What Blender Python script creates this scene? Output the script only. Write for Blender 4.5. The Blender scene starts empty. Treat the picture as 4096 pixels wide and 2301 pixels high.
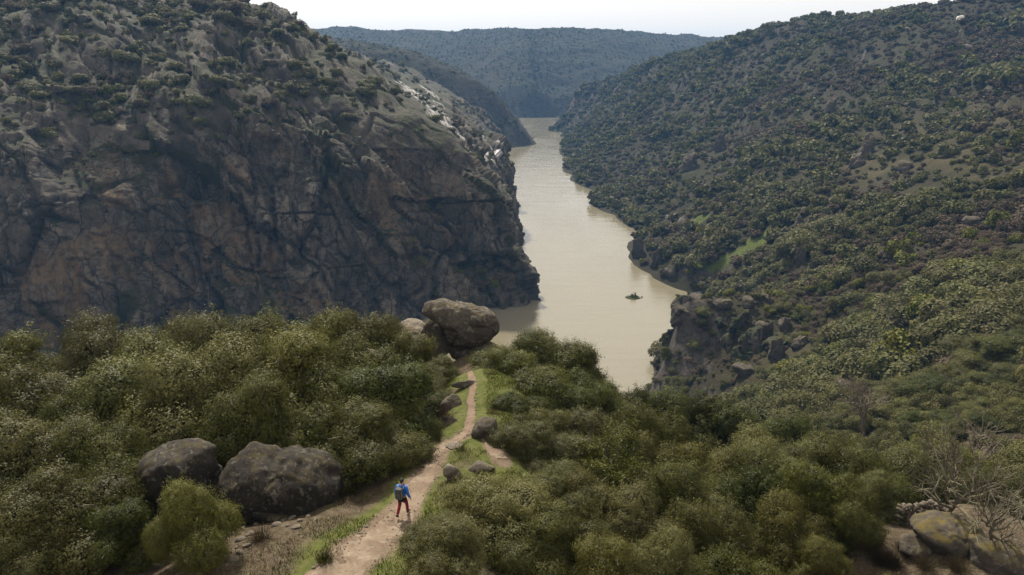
import bpy, bmesh, math, random
import numpy as np
from mathutils import Vector, Matrix, Euler

# ------------------------------------------------------------------ camera, sky, sun, exposure
SC = bpy.context.scene
COL = SC.collection
CAM_Z = 150.0
PITCH = math.radians(18.8)
FPX = 683.0                       # focal length in pixels of a 1024 wide picture (24 mm on 36 mm)
cam_d = bpy.data.cameras.new("camera")
cam_d.lens = 24.0
cam_d.sensor_width = 36.0
cam_d.clip_start = 0.5
cam_d.clip_end = 20000
cam = bpy.data.objects.new("camera", cam_d)
COL.objects.link(cam)
cam.location = (0, 0, CAM_Z)
cam.rotation_euler = (math.pi / 2 - PITCH, 0, 0)
SC.camera = cam

SUN_EL = math.radians(52)
SUN_AZ = math.radians(-20)        # measured from +Y (ahead of the camera) towards +X
world = bpy.data.worlds.new("World")
SC.world = world
world.use_nodes = True
wn = world.node_tree
wn.nodes.clear()
w_out = wn.nodes.new("ShaderNodeOutputWorld")
w_bg = wn.nodes.new("ShaderNodeBackground")
w_sky = wn.nodes.new("ShaderNodeTexSky")
w_sky.sky_type = 'NISHITA'
w_sky.sun_disc = False
w_sky.sun_elevation = SUN_EL
w_sky.sun_rotation = SUN_AZ
w_sky.altitude = 600
w_sky.air_density = 1.0
w_sky.dust_density = 5.0
w_hsv = wn.nodes.new("ShaderNodeHueSaturation")      # thin high cloud: the sky is nearly white
w_hsv.inputs['Saturation'].default_value = 0.06
w_mix = wn.nodes.new("ShaderNodeMix")
w_mix.data_type = 'RGBA'
w_mix.inputs[0].default_value = 0.55
w_mix.inputs[7].default_value = (13.2, 12.4, 11.3, 1)
wn.links.new(w_sky.outputs[0], w_hsv.inputs['Color'])
wn.links.new(w_hsv.outputs[0], w_mix.inputs[6])
wn.links.new(w_mix.outputs[2], w_bg.inputs[0])
w_bg.inputs[1].default_value = 0.082
wn.links.new(w_bg.outputs[0], w_out.inputs[0])

sun_d = bpy.data.lights.new("sun", 'SUN')
sun_d.energy = 5.0
sun_d.angle = math.radians(3)
sun_d.color = (1.0, 0.93, 0.81)
sun = bpy.data.objects.new("sun", sun_d)
COL.objects.link(sun)
sd = Vector((math.sin(SUN_AZ) * math.cos(SUN_EL), math.cos(SUN_AZ) * math.cos(SUN_EL), math.sin(SUN_EL)))
sun.rotation_euler = sd.to_track_quat('Z', 'Y').to_euler()
sun.location = (0, 0, 400)

SC.render.engine = 'CYCLES'
SC.view_settings.view_transform = 'Standard'
SC.view_settings.look = 'None'
SC.view_settings.gamma = 1.0
SC.view_settings.exposure = 0.52
SC.cycles.max_bounces = 4
SC.cycles.diffuse_bounces = 2
SC.cycles.glossy_bounces = 2
SC.cycles.transmission_bounces = 2
SC.cycles.transparent_max_bounces = 4
SC.cycles.volume_bounces = 0
SC.cycles.use_denoising = True
SC.cycles.denoising_prefilter = 'NONE'

rng = np.random.default_rng(7)


# ------------------------------------------------------------------ helpers
def at(px, py, y):
    """the point at world depth y that the picture shows at (px, py) of 1024 x 575"""
    u = (px - 512) / FPX
    v = (287.5 - py) / FPX
    c, s = math.cos(PITCH), math.sin(PITCH)
    t = y / (c + v * s)
    return np.array([u * t, y, CAM_Z + t * (-s + v * c)])


def project(p):
    p = np.asarray(p, float)
    c, s = math.cos(PITCH), math.sin(PITCH)
    x = p[..., 0]
    y = p[..., 1]
    z = p[..., 2] - CAM_Z
    f = np.maximum(y * c - z * s, 1e-3)
    up = y * s + z * c
    return 512 + FPX * x / f, 287.5 - FPX * up / f, f


def mesh_np(name, verts, faces, mat=None, attrs=None, smooth=False):
    """mesh from arrays: faces is (n,3) or (n,4)"""
    me = bpy.data.meshes.new(name)
    verts = np.ascontiguousarray(verts, dtype=np.float32)
    faces = np.ascontiguousarray(faces, dtype=np.int32)
    n, k = faces.shape
    me.vertices.add(len(verts))
    me.vertices.foreach_set("co", verts.ravel())
    me.loops.add(n * k)
    me.loops.foreach_set("vertex_index", faces.ravel())
    me.polygons.add(n)
    me.polygons.foreach_set("loop_start", np.arange(0, n * k, k, dtype=np.int32))
    if smooth:
        me.polygons.foreach_set("use_smooth", np.ones(n, dtype=bool))
    for nm, val in (attrs or {}).items():
        a = me.attributes.new(nm, 'FLOAT', 'POINT')
        a.data.foreach_set("value", np.ascontiguousarray(val, dtype=np.float32))
    me.update(calc_edges=True)
    if mat:
        me.materials.append(mat)
    return me


def link(name, me, parent=None, loc=None, rot=None, scale=None):
    o = bpy.data.objects.new(name, me)
    COL.objects.link(o)
    if parent is not None:
        o.parent = parent
    if loc is not None:
        o.location = loc
    if rot is not None:
        o.rotation_euler = rot
    if scale is not None:
        o.scale = scale
    return o


def tag(o, label=None, cat=None, group=None, kind=None):
    if label:
        o["label"] = label
    if cat:
        o["category"] = cat
    if group:
        o["group"] = group
    if kind:
        o["kind"] = kind
    return o


def thing(name, label, cat, loc, rz=0.0, group=None, scale=None):
    return tag(link(name, None, None, loc, (0, 0, rz), scale), label, cat, group)


def grid_faces(nr, nc):
    i = np.arange(nr - 1)[:, None] * nc + np.arange(nc - 1)[None, :]
    return np.stack([i, i + 1, i + nc + 1, i + nc], -1).reshape(-1, 4)


def hash3(ix, iy, iz, seed=0):
    h = (ix.astype(np.int64) * 374761393 + iy.astype(np.int64) * 668265263 + iz.astype(np.int64) * 2147483647 + seed * 974634777) & 0xFFFFFFFF
    h = ((h ^ (h >> 13)) * 1274126177) & 0xFFFFFFFF
    h = ((h ^ (h >> 16)) * 2246822519) & 0xFFFFFFFF
    h = h ^ (h >> 15)
    return (h & 0xFFFFFF) / float(0x1000000)


def vnoise(p, seed=0):
    p = np.asarray(p, float)
    i = np.floor(p).astype(np.int64)
    f = p - i
    f = f * f * f * (f * (f * 6 - 15) + 10)
    r = 0
    for dx in (0, 1):
        wx = f[:, 0] if dx else 1 - f[:, 0]
        for dy in (0, 1):
            wy = f[:, 1] if dy else 1 - f[:, 1]
            for dz in (0, 1):
                wz = f[:, 2] if dz else 1 - f[:, 2]
                r = r + wx * wy * wz * hash3(i[:, 0] + dx, i[:, 1] + dy, i[:, 2] + dz, seed)
    return r * 2 - 1


def fbm(p, octaves=4, seed=0, gain=0.5):
    r = 0
    a = 1.0
    q = np.array(p, float)
    for o in range(octaves):
        r = r + a * vnoise(q, seed + o * 17)
        q = q * 2.03 + 11.7
        a *= gain
    return r


def cells(p, seed=0):
    """nearest jittered cell of each 2-D or 3-D point: offset to its centre, gap to the next one, 3 random values"""
    p = np.asarray(p, float)
    if p.shape[1] == 2:
        p = np.concatenate([p, np.zeros((len(p), 1))], 1)
        zr = (0,)
    else:
        zr = (-1, 0, 1)
    i = np.floor(p).astype(np.int64)
    best = np.full(len(p), 1e9)
    sec = np.full(len(p), 1e9)
    off = np.zeros((len(p), 3))
    cid = np.zeros((len(p), 3), dtype=np.int64)
    for dx in (-1, 0, 1):
        for dy in (-1, 0, 1):
            for dz in zr:
                c = i + np.array([dx, dy, dz])
                ce = c + np.stack([hash3(c[:, 0], c[:, 1], c[:, 2], seed + 1), hash3(c[:, 0], c[:, 1], c[:, 2], seed + 2),
                                   hash3(c[:, 0], c[:, 1], c[:, 2], seed + 3) if len(zr) > 1 else np.zeros(len(c))], 1)
                d = p - ce
                dd = (d * d).sum(1)
                m = dd < best
                sec = np.where(m, best, np.minimum(sec, dd))
                best = np.where(m, dd, best)
                off[m] = d[m]
                cid[m] = c[m]
    rnd = np.stack([hash3(cid[:, 0], cid[:, 1], cid[:, 2], seed + 11 + k) for k in range(3)], 1) * 2 - 1
    return off, np.sqrt(sec) - np.sqrt(best), rnd


def slabs(p, seed, step, tilt):
    """jointed rock: every cell is a plane of its own height and tilt; returns height and distance to the joint"""
    off, gap, r = cells(p, seed)
    return step * r[:, 0] + tilt * (r[:, 1] * off[:, 0] + r[:, 2] * off[:, 1]), gap


def sstep(a, b, x):
    t = np.clip((x - a) / (b - a), 0, 1)
    return t * t * (3 - 2 * t)


def rbf_fit(pts, c=2.0):
    P = np.array([q[:2] for q in pts], float)
    z = np.array([q[2] for q in pts], float)
    n = len(P)
    K = -np.sqrt(((P[:, None] - P[None]) ** 2).sum(-1) + c * c)
    A = np.zeros((n + 3, n + 3))
    A[:n, :n] = K - 0.02 * np.eye(n)
    A[:n, n] = A[n, :n] = 1
    A[:n, n + 1:] = P / 500
    A[n + 1:, :n] = P.T / 500
    w = np.linalg.solve(A, np.concatenate([z, [0, 0, 0]]))

    def ev(x, y):
        x = np.asarray(x, float)
        sh = x.shape
        x = x.ravel()
        y = np.asarray(y, float).ravel()
        out = np.empty(len(x))
        for k in range(0, len(x), 20000):
            xs, ys = x[k:k + 20000], y[k:k + 20000]
            d = -np.sqrt((xs[:, None] - P[None, :, 0]) ** 2 + (ys[:, None] - P[None, :, 1]) ** 2 + c * c)
            out[k:k + 20000] = d @ w[:n] + w[n] + (xs * w[n + 1] + ys * w[n + 2]) / 500
        return out.reshape(sh)
    return ev


# ------------------------------------------------------------------ materials
class Mat:
    """small wrapper to write node materials briefly"""
    def __init__(self, name):
        self.m = bpy.data.materials.new(name)
        self.m.use_nodes = True
        self.t = self.m.node_tree
        self.t.nodes.clear()
        self.out = self.t.nodes.new("ShaderNodeOutputMaterial")
        self.co = self.t.nodes.new("ShaderNodeTexCoord").outputs

    def node(self, kind, **kw):
        n = self.t.nodes.new(kind)
        for k, v in kw.items():
            setattr(n, k, v)
        return n

    def put(self, sock, val):
        if hasattr(val, "is_output") or isinstance(val, bpy.types.NodeSocket):
            self.t.links.new(val, sock)
        elif isinstance(val, (tuple, list)) and len(val) == 3 and sock.type == 'RGBA':
            sock.default_value = (*val, 1)
        else:
            sock.default_value = val

    def scaled(self, vec, s):
        n = self.node("ShaderNodeMapping")
        self.put(n.inputs[0], vec)
        n.inputs['Scale'].default_value = s if isinstance(s, tuple) else (s, s, s)
        return n.outputs[0]

    def noise(self, vec, scale, detail=4, rough=0.55, out=0):
        n = self.node("ShaderNodeTexNoise")
        self.put(n.inputs['Vector'], vec)
        n.inputs['Scale'].default_value = scale
        n.inputs['Detail'].default_value = detail
        n.inputs['Roughness'].default_value = rough
        return n.outputs[out]

    def voronoi(self, vec, scale, feature='F1', out='Distance'):
        n = self.node("ShaderNodeTexVoronoi", feature=feature)
        self.put(n.inputs['Vector'], vec)
        n.inputs['Scale'].default_value = scale
        return n.outputs[out]

    def ramp(self, fac, stops, interp='LINEAR'):
        n = self.node("ShaderNodeValToRGB")
        n.color_ramp.interpolation = interp
        el = n.color_ramp.elements
        while len(el) < len(stops):
            el.new(0.5)
        for e, (p, c) in zip(el, stops):
            e.position = p
            e.color = (*c, 1) if isinstance(c, (tuple, list)) else (c, c, c, 1)
        self.put(n.inputs[0], fac)
        return n.outputs[0]

    def mix(self, fac, a, b, blend='MIX'):
        n = self.node("ShaderNodeMix", data_type='RGBA', blend_type=blend)
        self.put(n.inputs[0], fac)
        self.put(n.inputs[6], a)
        self.put(n.inputs[7], b)
        return n.outputs[2]

    def math(self, op, a, b=0.0, c=None):
        n = self.node("ShaderNodeMath", operation=op)
        self.put(n.inputs[0], a)
        self.put(n.inputs[1], b)
        if c is not None:
            self.put(n.inputs[2], c)
        return n.outputs[0]

    def attr(self, name):
        return self.node("ShaderNodeAttribute", attribute_name=name).outputs['Fac']

    def up(self):
        g = self.node("ShaderNodeNewGeometry")
        s = self.node("ShaderNodeSeparateXYZ")
        self.put(s.inputs[0], g.outputs['Normal'])
        return s.outputs['Z']

    def island(self):
        return self.node("ShaderNodeNewGeometry").outputs['Random Per Island']

    def rand(self):
        return self.node("ShaderNodeObjectInfo").outputs['Random']

    def bump(self, h, strength=0.5, dist=0.1):
        n = self.node("ShaderNodeBump")
        n.inputs['Strength'].default_value = strength
        n.inputs['Distance'].default_value = dist
        self.put(n.inputs['Height'], h)
        return n.outputs[0]

    def pbr(self, color, rough=0.8, normal=None, spec=0.3, tone=None, **kw):
        n = self.node("ShaderNodeBsdfPrincipled")
        if tone:
            color = self.mix(1.0, color, tone if isinstance(tone, tuple) else (tone, tone, tone), 'MULTIPLY')
        self.put(n.inputs['Base Color'], color)
        self.put(n.inputs['Roughness'], rough)
        self.put(n.inputs['Specular IOR Level'], spec)
        if normal is not None:
            self.put(n.inputs['Normal'], normal)
        for k, v in kw.items():
            self.put(n.inputs[k], v)
        return n.outputs[0]

    def done(self, shader):
        self.t.links.new(shader, self.out.inputs['Surface'])
        return self.m


def mat_cliff():
    M = Mat("cliff_granite")
    g = M.co['Object']
    n1 = M.noise(g, 0.035, 5, 0.6)
    n2 = M.noise(g, 0.35, 6, 0.65)
    n3 = M.noise(g, 1.6, 4, 0.6)
    base = M.ramp(n1, [(0.35, (0.070, 0.057, 0.043)), (0.5, (0.125, 0.101, 0.077)), (0.65, (0.205, 0.168, 0.128))])
    base = M.mix(M.ramp(n2, [(0.35, 0.0), (0.65, 1.0)]), base, (0.150, 0.130, 0.108))
    sl = M.attr("slab")
    base = M.mix(M.math('MULTIPLY', sl, 0.75), base, M.mix(n1, (0.25, 0.212, 0.168), (0.185, 0.155, 0.125)))
    base = M.mix(M.math('MULTIPLY', M.math('SUBTRACT', 1.0, sl), 0.35), base, (0.052, 0.046, 0.038))
    base = M.mix(M.ramp(n3, [(0.5, 0.0), (0.75, 0.55)]), base, (0.055, 0.050, 0.047))
    wv = M.node("ShaderNodeVectorMath", operation='MULTIPLY_ADD')
    M.put(wv.inputs[0], M.noise(g, 0.05, 3, 0.5, 1))
    wv.inputs[1].default_value = (9, 9, 9)
    M.put(wv.inputs[2], g)
    for sc_, wd_, st_ in (((0.085, 0.085, 0.034), 0.045, 0.92), ((0.24, 0.24, 0.10), 0.05, 0.75), ((0.05, 0.05, 0.09), 0.018, 0.75)):
        ed = M.voronoi(M.scaled(wv.outputs[0], sc_), 1.0, 'DISTANCE_TO_EDGE')
        base = M.mix(M.math('MULTIPLY', M.ramp(ed, [(0.0, st_), (wd_, 0.0)]), M.ramp(M.attr("steep"), [(0.2, 0.15), (0.7, 1.0)])), base, (0.020, 0.019, 0.015))
    cellc = M.voronoi(M.scaled(wv.outputs[0], (0.085, 0.085, 0.034)), 1.0, 'F1', 'Color')
    base = M.mix(0.5, base, M.mix(1.0, base, M.ramp(cellc, [(0.15, 0.45), (0.85, 1.6)]), 'MULTIPLY'))
    # rust-coloured faces where slabs broke away, dark seepage streaks down the wall
    st = M.attr("stain")
    base = M.mix(M.math('MULTIPLY', st, M.ramp(n2, [(0.35, 0.15), (0.65, 0.9)])), base, M.ramp(n1, [(0.4, (0.20, 0.125, 0.065)), (0.6, (0.27, 0.18, 0.098))]))
    streak = M.noise(M.scaled(g, (0.22, 0.22, 0.02)), 1.0, 4, 0.6)
    base = M.mix(M.math('MULTIPLY', M.ramp(streak, [(0.52, 0.0), (0.68, 0.75)]), M.attr("steep")), base, (0.045, 0.042, 0.042))
    pale = M.noise(M.scaled(g, (0.5, 0.5, 0.12)), 1.0, 5, 0.7)
    base = M.mix(M.math('MULTIPLY', M.ramp(pale, [(0.60, 0.0), (0.72, 0.6)]), M.attr("steep")), base, (0.27, 0.245, 0.21))
    # moss and low plants in joints and on ledges
    mo = M.attr("moss")
    mn = M.noise(g, 0.9, 6, 0.75)
    mfac = M.ramp(M.math('MULTIPLY', mo, M.math('ADD', mn, 0.5)), [(0.40, 0.0), (0.58, 1.0)])
    mosscol = M.ramp(M.noise(g, 0.12, 4), [(0.35, (0.040, 0.045, 0.018)), (0.55, (0.060, 0.058, 0.027)), (0.7, (0.078, 0.064, 0.038))])
    base = M.mix(mfac, base, mosscol)
    # water film over the slabs, its pale sky sheen painted into the colour
    wet_sheen = M.attr("wet_sheen")
    wfac = M.math('MULTIPLY', wet_sheen, 0.9)
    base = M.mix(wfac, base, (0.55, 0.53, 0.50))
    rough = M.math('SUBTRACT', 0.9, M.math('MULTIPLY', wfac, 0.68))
    nb = M.bump(M.math('ADD', M.noise(g, 0.9, 6, 0.7), M.math('MULTIPLY', M.voronoi(g, 0.5, 'DISTANCE_TO_EDGE'), 0.5)), 0.7, 0.8)
    return M.done(M.pbr(base, rough, nb, 0.25, (0.57, 0.565, 0.56)))


def mat_hill(name, dist=1.0):
    """open scrub hillside: dry grass, heath, moss, bare rock on steep ground"""
    M = Mat(name)
    g = M.co['Object']
    n1 = M.noise(g, 0.02 / dist, 5, 0.6)
    n2 = M.noise(g, 0.16 / dist, 6, 0.65)
    n3 = M.noise(g, 0.9 / dist, 5, 0.7)
    c = M.ramp(n2, [(0.30, (0.034, 0.030, 0.015)), (0.45, (0.060, 0.047, 0.026)), (0.56, (0.070, 0.062, 0.024)), (0.70, (0.105, 0.082, 0.046))])
    c2 = M.ramp(n3, [(0.3, (0.026, 0.025, 0.012)), (0.5, (0.056, 0.047, 0.027)), (0.7, (0.110, 0.088, 0.054))])
    c = M.mix(0.5, c, c2)
    c = M.mix(M.ramp(n1, [(0.45, 0.0), (0.65, 0.6)]), c, (0.062, 0.066, 0.020))
    f = M.attr("dry")
    c = M.mix(M.math('MULTIPLY', f, M.ramp(n3, [(0.3, 0.35), (0.6, 0.95)])), c, (0.15, 0.122, 0.060))
    f = M.attr("field")
    c = M.mix(M.math('MULTIPLY', f, M.ramp(n3, [(0.35, 0.15), (0.6, 1.0)])), c, (0.20, 0.26, 0.050))
    # rock where it is steep
    rk = M.attr("rock")
    rc = M.ramp(M.noise(g, 0.5 / dist, 6, 0.7), [(0.3, (0.075, 0.064, 0.052)), (0.55, (0.155, 0.130, 0.105)), (0.75, (0.235, 0.205, 0.165))])
    rf = M.ramp(M.math('MULTIPLY', rk, M.math('ADD', n3, 0.5)), [(0.40, 0.0), (0.55, 1.0)])
    c = M.mix(rf, c, rc)
    nb = M.bump(n3, 0.8, 1.0 * dist)
    return M.done(M.pbr(c, 0.95, nb, 0.15, 0.41 if dist < 2 else 0.34))


def mat_ground():
    """near hill: leaf litter, dry and green grass, trodden earth beside the path"""
    M = Mat("near_ground")
    g = M.co['Object']
    n1 = M.noise(g, 0.35, 5, 0.6)
    n2 = M.noise(g, 2.2, 6, 0.7)
    n3 = M.noise(g, 9.0, 5, 0.7)
    lit = M.ramp(n2, [(0.3, (0.045, 0.032, 0.020)), (0.5, (0.085, 0.062, 0.038)), (0.68, (0.16, 0.125, 0.082))])
    lit = M.mix(M.ramp(n3, [(0.45, 0.0), (0.65, 0.7)]), lit, (0.19, 0.155, 0.105))
    gr = M.ramp(n2, [(0.3, (0.055, 0.072, 0.014)), (0.5, (0.105, 0.125, 0.026)), (0.7, (0.185, 0.165, 0.066))])
    gr = M.mix(M.ramp(n3, [(0.4, 0.0), (0.7, 0.6)]), gr, (0.11, 0.10, 0.045))
    ga = M.attr("grass")
    c = M.mix(M.ramp(M.math('MULTIPLY', ga, M.math('ADD', n1, 0.55)), [(0.25, 0.0), (0.6, 1.0)]), lit, gr)
    ea = M.attr("earth")
    ec = M.ramp(n2, [(0.3, (0.16, 0.112, 0.076)), (0.6, (0.225, 0.168, 0.118)), (0.8, (0.29, 0.225, 0.165))])
    c = M.mix(M.ramp(M.math('MULTIPLY', ea, M.math('ADD', n2, 0.5)), [(0.35, 0.0), (0.6, 1.0)]), c, ec)
    nb = M.bump(M.math('ADD', n2, M.math('MULTIPLY', n3, 0.5)), 0.8, 0.12)
    return M.done(M.pbr(c, 0.95, nb, 0.12, 0.66))


def mat_path():
    M = Mat("path_earth")
    g = M.co['Object']
    n1 = M.noise(g, 0.9, 5, 0.6)
    n2 = M.noise(g, 5.0, 6, 0.7)
    n3 = M.noise(g, 26.0, 4, 0.7)
    c = M.ramp(n1, [(0.3, (0.160, 0.115, 0.080)), (0.5, (0.215, 0.160, 0.114)), (0.7, (0.285, 0.222, 0.165))])
    c = M.mix(M.ramp(n2, [(0.46, 0.0), (0.66, 0.75)]), c, (0.135, 0.092, 0.062))
    c = M.mix(M.ramp(M.noise(g, 1.7, 4, 0.6), [(0.55, 0.0), (0.68, 0.5)]), c, (0.33, 0.27, 0.205))
    c = M.mix(M.ramp(n3, [(0.55, 0.0), (0.7, 0.5)]), c, (0.38, 0.31, 0.24))
    sh = M.attr("litter")
    c = M.mix(M.math('MULTIPLY', sh, M.ramp(n2, [(0.3, 0.3), (0.6, 0.9)])), c, (0.185, 0.128, 0.086))
    nb = M.bump(M.math('ADD', n2, M.math('MULTIPLY', n3, 0.4)), 0.7, 0.06)
    return M.done(M.pbr(c, 0.95, nb, 0.12, 0.80))


def mat_water():
    M = Mat("river_water")
    g = M.co['Object']
    c = M.ramp(M.noise(M.scaled(g, (1, 0.5, 1)), 0.006, 4), [(0.3, (0.198, 0.172, 0.110)), (0.7, (0.236, 0.208, 0.142))])
    big = M.noise(M.scaled(g, (1.0, 0.45, 1)), 0.02, 3, 0.6)
    sm = M.noise(M.scaled(g, (1.0, 0.6, 1)), 0.55, 5, 0.65)
    mid = M.noise(M.scaled(g, (0.35, 1.0, 1)), 0.07, 4, 0.6)
    h = M.math('ADD', M.math('MULTIPLY', sm, M.ramp(big, [(0.35, 0.5), (0.65, 1.0)])), M.math('MULTIPLY', mid, 2.6))
    nb = M.bump(h, 0.32, 0.6)
    rough = M.ramp(big, [(0.35, 0.06), (0.65, 0.18)])
    return M.done(M.pbr(c, rough, nb, 1.0, 0.76, IOR=1.4))


def mat_leaf(name, dark, mid, light, trans=0.32, rough=0.5, vary=0.55):
    M = Mat(name)
    isl = M.math('ADD', M.math('MULTIPLY', M.attr('tone'), 0.80), M.math('MULTIPLY', M.island(), 0.20))
    c = M.ramp(isl, [(0.0, dark), (0.5, mid), (1.0, tuple(v * 0.86 for v in light))])
    v = M.math('MULTIPLY', M.math('ADD', 1.0 - vary / 2, M.math('MULTIPLY', M.rand(), vary)), 0.66)
    hs = M.node("ShaderNodeHueSaturation")
    M.put(hs.inputs['Color'], c)
    M.put(hs.inputs['Value'], v)
    hs.inputs['Saturation'].default_value = 1.16
    M.put(hs.inputs['Hue'], M.math('ADD', 0.487, M.math('MULTIPLY', M.math('FRACT', M.math('MULTIPLY', M.rand(), 7.3)), 0.026)))
    a = M.pbr(hs.outputs[0], rough, None, 0.14)
    b = M.node("ShaderNodeBsdfTranslucent")
    M.put(b.inputs[0], hs.outputs[0])
    mx = M.node("ShaderNodeMixShader")
    mx.inputs[0].default_value = trans
    M.t.links.new(a, mx.inputs[1])
    M.t.links.new(b.outputs[0], mx.inputs[2])
    return M.done(mx.outputs[0])


def mat_bark(name, a, b, lichen=(0.30, 0.30, 0.22), amount=0.5):
    M = Mat(name)
    g = M.co['Object']
    c = M.ramp(M.noise(g, 6, 5, 0.7), [(0.35, a), (0.65, b)])
    c = M.mix(M.ramp(M.noise(g, 3, 4, 0.6), [(0.5, 0.0), (0.62, amount)]), c, lichen)
    return M.done(M.pbr(c, 0.9, None, 0.15))


def mat_rock(name, tone=1.0, lichen=0.5, moss=0.5, dark=0.5, scale=1.0):
    M = Mat(name)
    g = M.co['Object']
    n1 = M.noise(g, 0.5 * scale, 4, 0.6)
    n2 = M.noise(g, 2.6 * scale, 6, 0.7)
    n3 = M.noise(g, 11 * scale, 5, 0.7)
    T = lambda c: tuple(v * tone for v in c)
    c = M.ramp(n2, [(0.3, T((0.13, 0.108, 0.086))), (0.55, T((0.215, 0.182, 0.145))), (0.75, T((0.30, 0.262, 0.212)))])
    c = M.mix(M.math('MULTIPLY', M.ramp(n1, [(0.40, 0.0), (0.60, 1.0)]), dark), c, T((0.070, 0.058, 0.052)))
    c = M.mix(M.ramp(n3, [(0.45, 0.0), (0.7, 0.5)]), c, T((0.10, 0.085, 0.07)))
    lv = M.noise(g, 1.9 * scale, 3, 0.5)
    lf = M.math('MULTIPLY', M.ramp(lv, [(0.60, 0.0), (0.64, 1.0)]), lichen)
    c = M.mix(lf, c, T((0.40, 0.36, 0.30)))
    lv2 = M.noise(g, 5.2 * scale, 3, 0.55)
    c = M.mix(M.math('MULTIPLY', M.ramp(lv2, [(0.62, 0.0), (0.66, 1.0)]), lichen * 0.8), c, T((0.36, 0.33, 0.27)))
    u = M.up()
    mf = M.math('MULTIPLY', M.ramp(u, [(0.35, 0.0), (0.75, 1.0)]), M.ramp(M.noise(g, 1.3 * scale, 4, 0.6), [(0.5 - 0.12 * moss, 0.0), (0.62, 1.0)]))
    c = M.mix(M.math('MULTIPLY', mf, moss), c, M.ramp(n2, [(0.35, (0.085, 0.075, 0.018)), (0.65, (0.17, 0.125, 0.032))]))
    nb = M.bump(M.math('ADD', n2, M.math('MULTIPLY', n3, 0.4)), 0.6, 0.12 / scale)
    return M.done(M.pbr(c, 0.92, nb, 0.2, 0.60))


def mat_plain(name, col, rough=0.8, var=0.25, scale=8.0, spec=0.3):
    M = Mat(name)
    n = M.noise(M.co['Object'], scale, 4, 0.6)
    lo = tuple(v * (1 - var) for v in col)
    hi = tuple(min(1, v * (1 + var)) for v in col)
    return M.done(M.pbr(M.ramp(n, [(0.3, lo), (0.7, hi)]), rough, None, spec))


MT = {
    'cliff': mat_cliff(), 'hill': mat_hill("hillside_scrub"), 'far': mat_hill("far_scrub", 3.0), 'ground': mat_ground(), 'path': mat_path(), 'water': mat_water(),
    'oak': mat_leaf("holm_oak_leaf", (0.038, 0.040, 0.011), (0.100, 0.100, 0.031), (0.225, 0.212, 0.080)),
    'grey': mat_leaf("grey_oak_leaf", (0.047, 0.048, 0.016), (0.122, 0.120, 0.046), (0.255, 0.242, 0.115)),
    'dark': mat_leaf("dark_leaf", (0.032, 0.038, 0.010), (0.076, 0.084, 0.022), (0.145, 0.148, 0.046)),
    'olive': mat_leaf("yellow_olive_leaf", (0.048, 0.049, 0.013), (0.115, 0.112, 0.034), (0.215, 0.200, 0.075)),
    'juniper': mat_leaf("juniper_leaf", (0.038, 0.044, 0.010), (0.090, 0.092, 0.022), (0.150, 0.140, 0.040), 0.2),
    'brown': mat_leaf("dry_heath_twig", (0.045, 0.031, 0.020), (0.085, 0.060, 0.038), (0.140, 0.103, 0.067), 0.1),
    'bushd': mat_leaf("slope_bush_dark", (0.066, 0.066, 0.025), (0.130, 0.126, 0.050), (0.205, 0.192, 0.086), 0.3, 0.6, 0.6),
    'bushg': mat_leaf("slope_bush_grey", (0.076, 0.075, 0.033), (0.145, 0.139, 0.066), (0.230, 0.215, 0.112), 0.3, 0.6, 0.6),
    'bushb': mat_leaf("slope_scrub_brown", (0.062, 0.047, 0.032), (0.120, 0.093, 0.064), (0.185, 0.146, 0.102), 0.2, 0.8, 0.6),
    'bushy': mat_leaf("slope_bush_bright", (0.060, 0.070, 0.012), (0.125, 0.130, 0.028), (0.20, 0.19, 0.05), 0.25, 0.6, 0.4),
    'grass': mat_leaf("grass_blade", (0.045, 0.064, 0.012), (0.095, 0.115, 0.024), (0.19, 0.175, 0.070), 0.3, 0.6, 0.0),
    'drygrass': mat_leaf("dry_grass_blade", (0.085, 0.062, 0.035), (0.155, 0.122, 0.075), (0.25, 0.205, 0.138), 0.2, 0.7, 0.0),
    'broom': mat_leaf("broom_stem", (0.055, 0.065, 0.016), (0.110, 0.115, 0.034), (0.18, 0.165, 0.065), 0.2, 0.6),
    'blossom': mat_leaf("almond_blossom", (0.45, 0.36, 0.34), (0.60, 0.52, 0.50), (0.75, 0.70, 0.68), 0.3, 0.7),
    'bark': mat_bark("oak_bark", (0.050, 0.040, 0.030), (0.11, 0.09, 0.07)),
    'twig': mat_bark("bare_twig", (0.085, 0.066, 0.050), (0.17, 0.135, 0.105), (0.28, 0.27, 0.17), 0.6),
    'lichtwig': mat_bark("lichen_twig", (0.075, 0.062, 0.044), (0.15, 0.128, 0.092), (0.27, 0.26, 0.16), 0.7),
    'rock': mat_rock("granite_boulder", 0.80, 0.5, 0.45, 0.6),
    'darkrock': mat_rock("lichen_dark_boulder", 0.28, 1.0, 0.30, 0.8, 1.6),
    'palerock': mat_rock("pale_granite", 1.35, 0.4, 0.5, 0.3),
    'slab': mat_rock("mossy_granite", 0.66, 0.5, 0.95, 0.5),
    'crag': mat_rock("crag_granite", 0.62, 0.25, 0.8, 0.6, 0.25),
}

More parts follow.
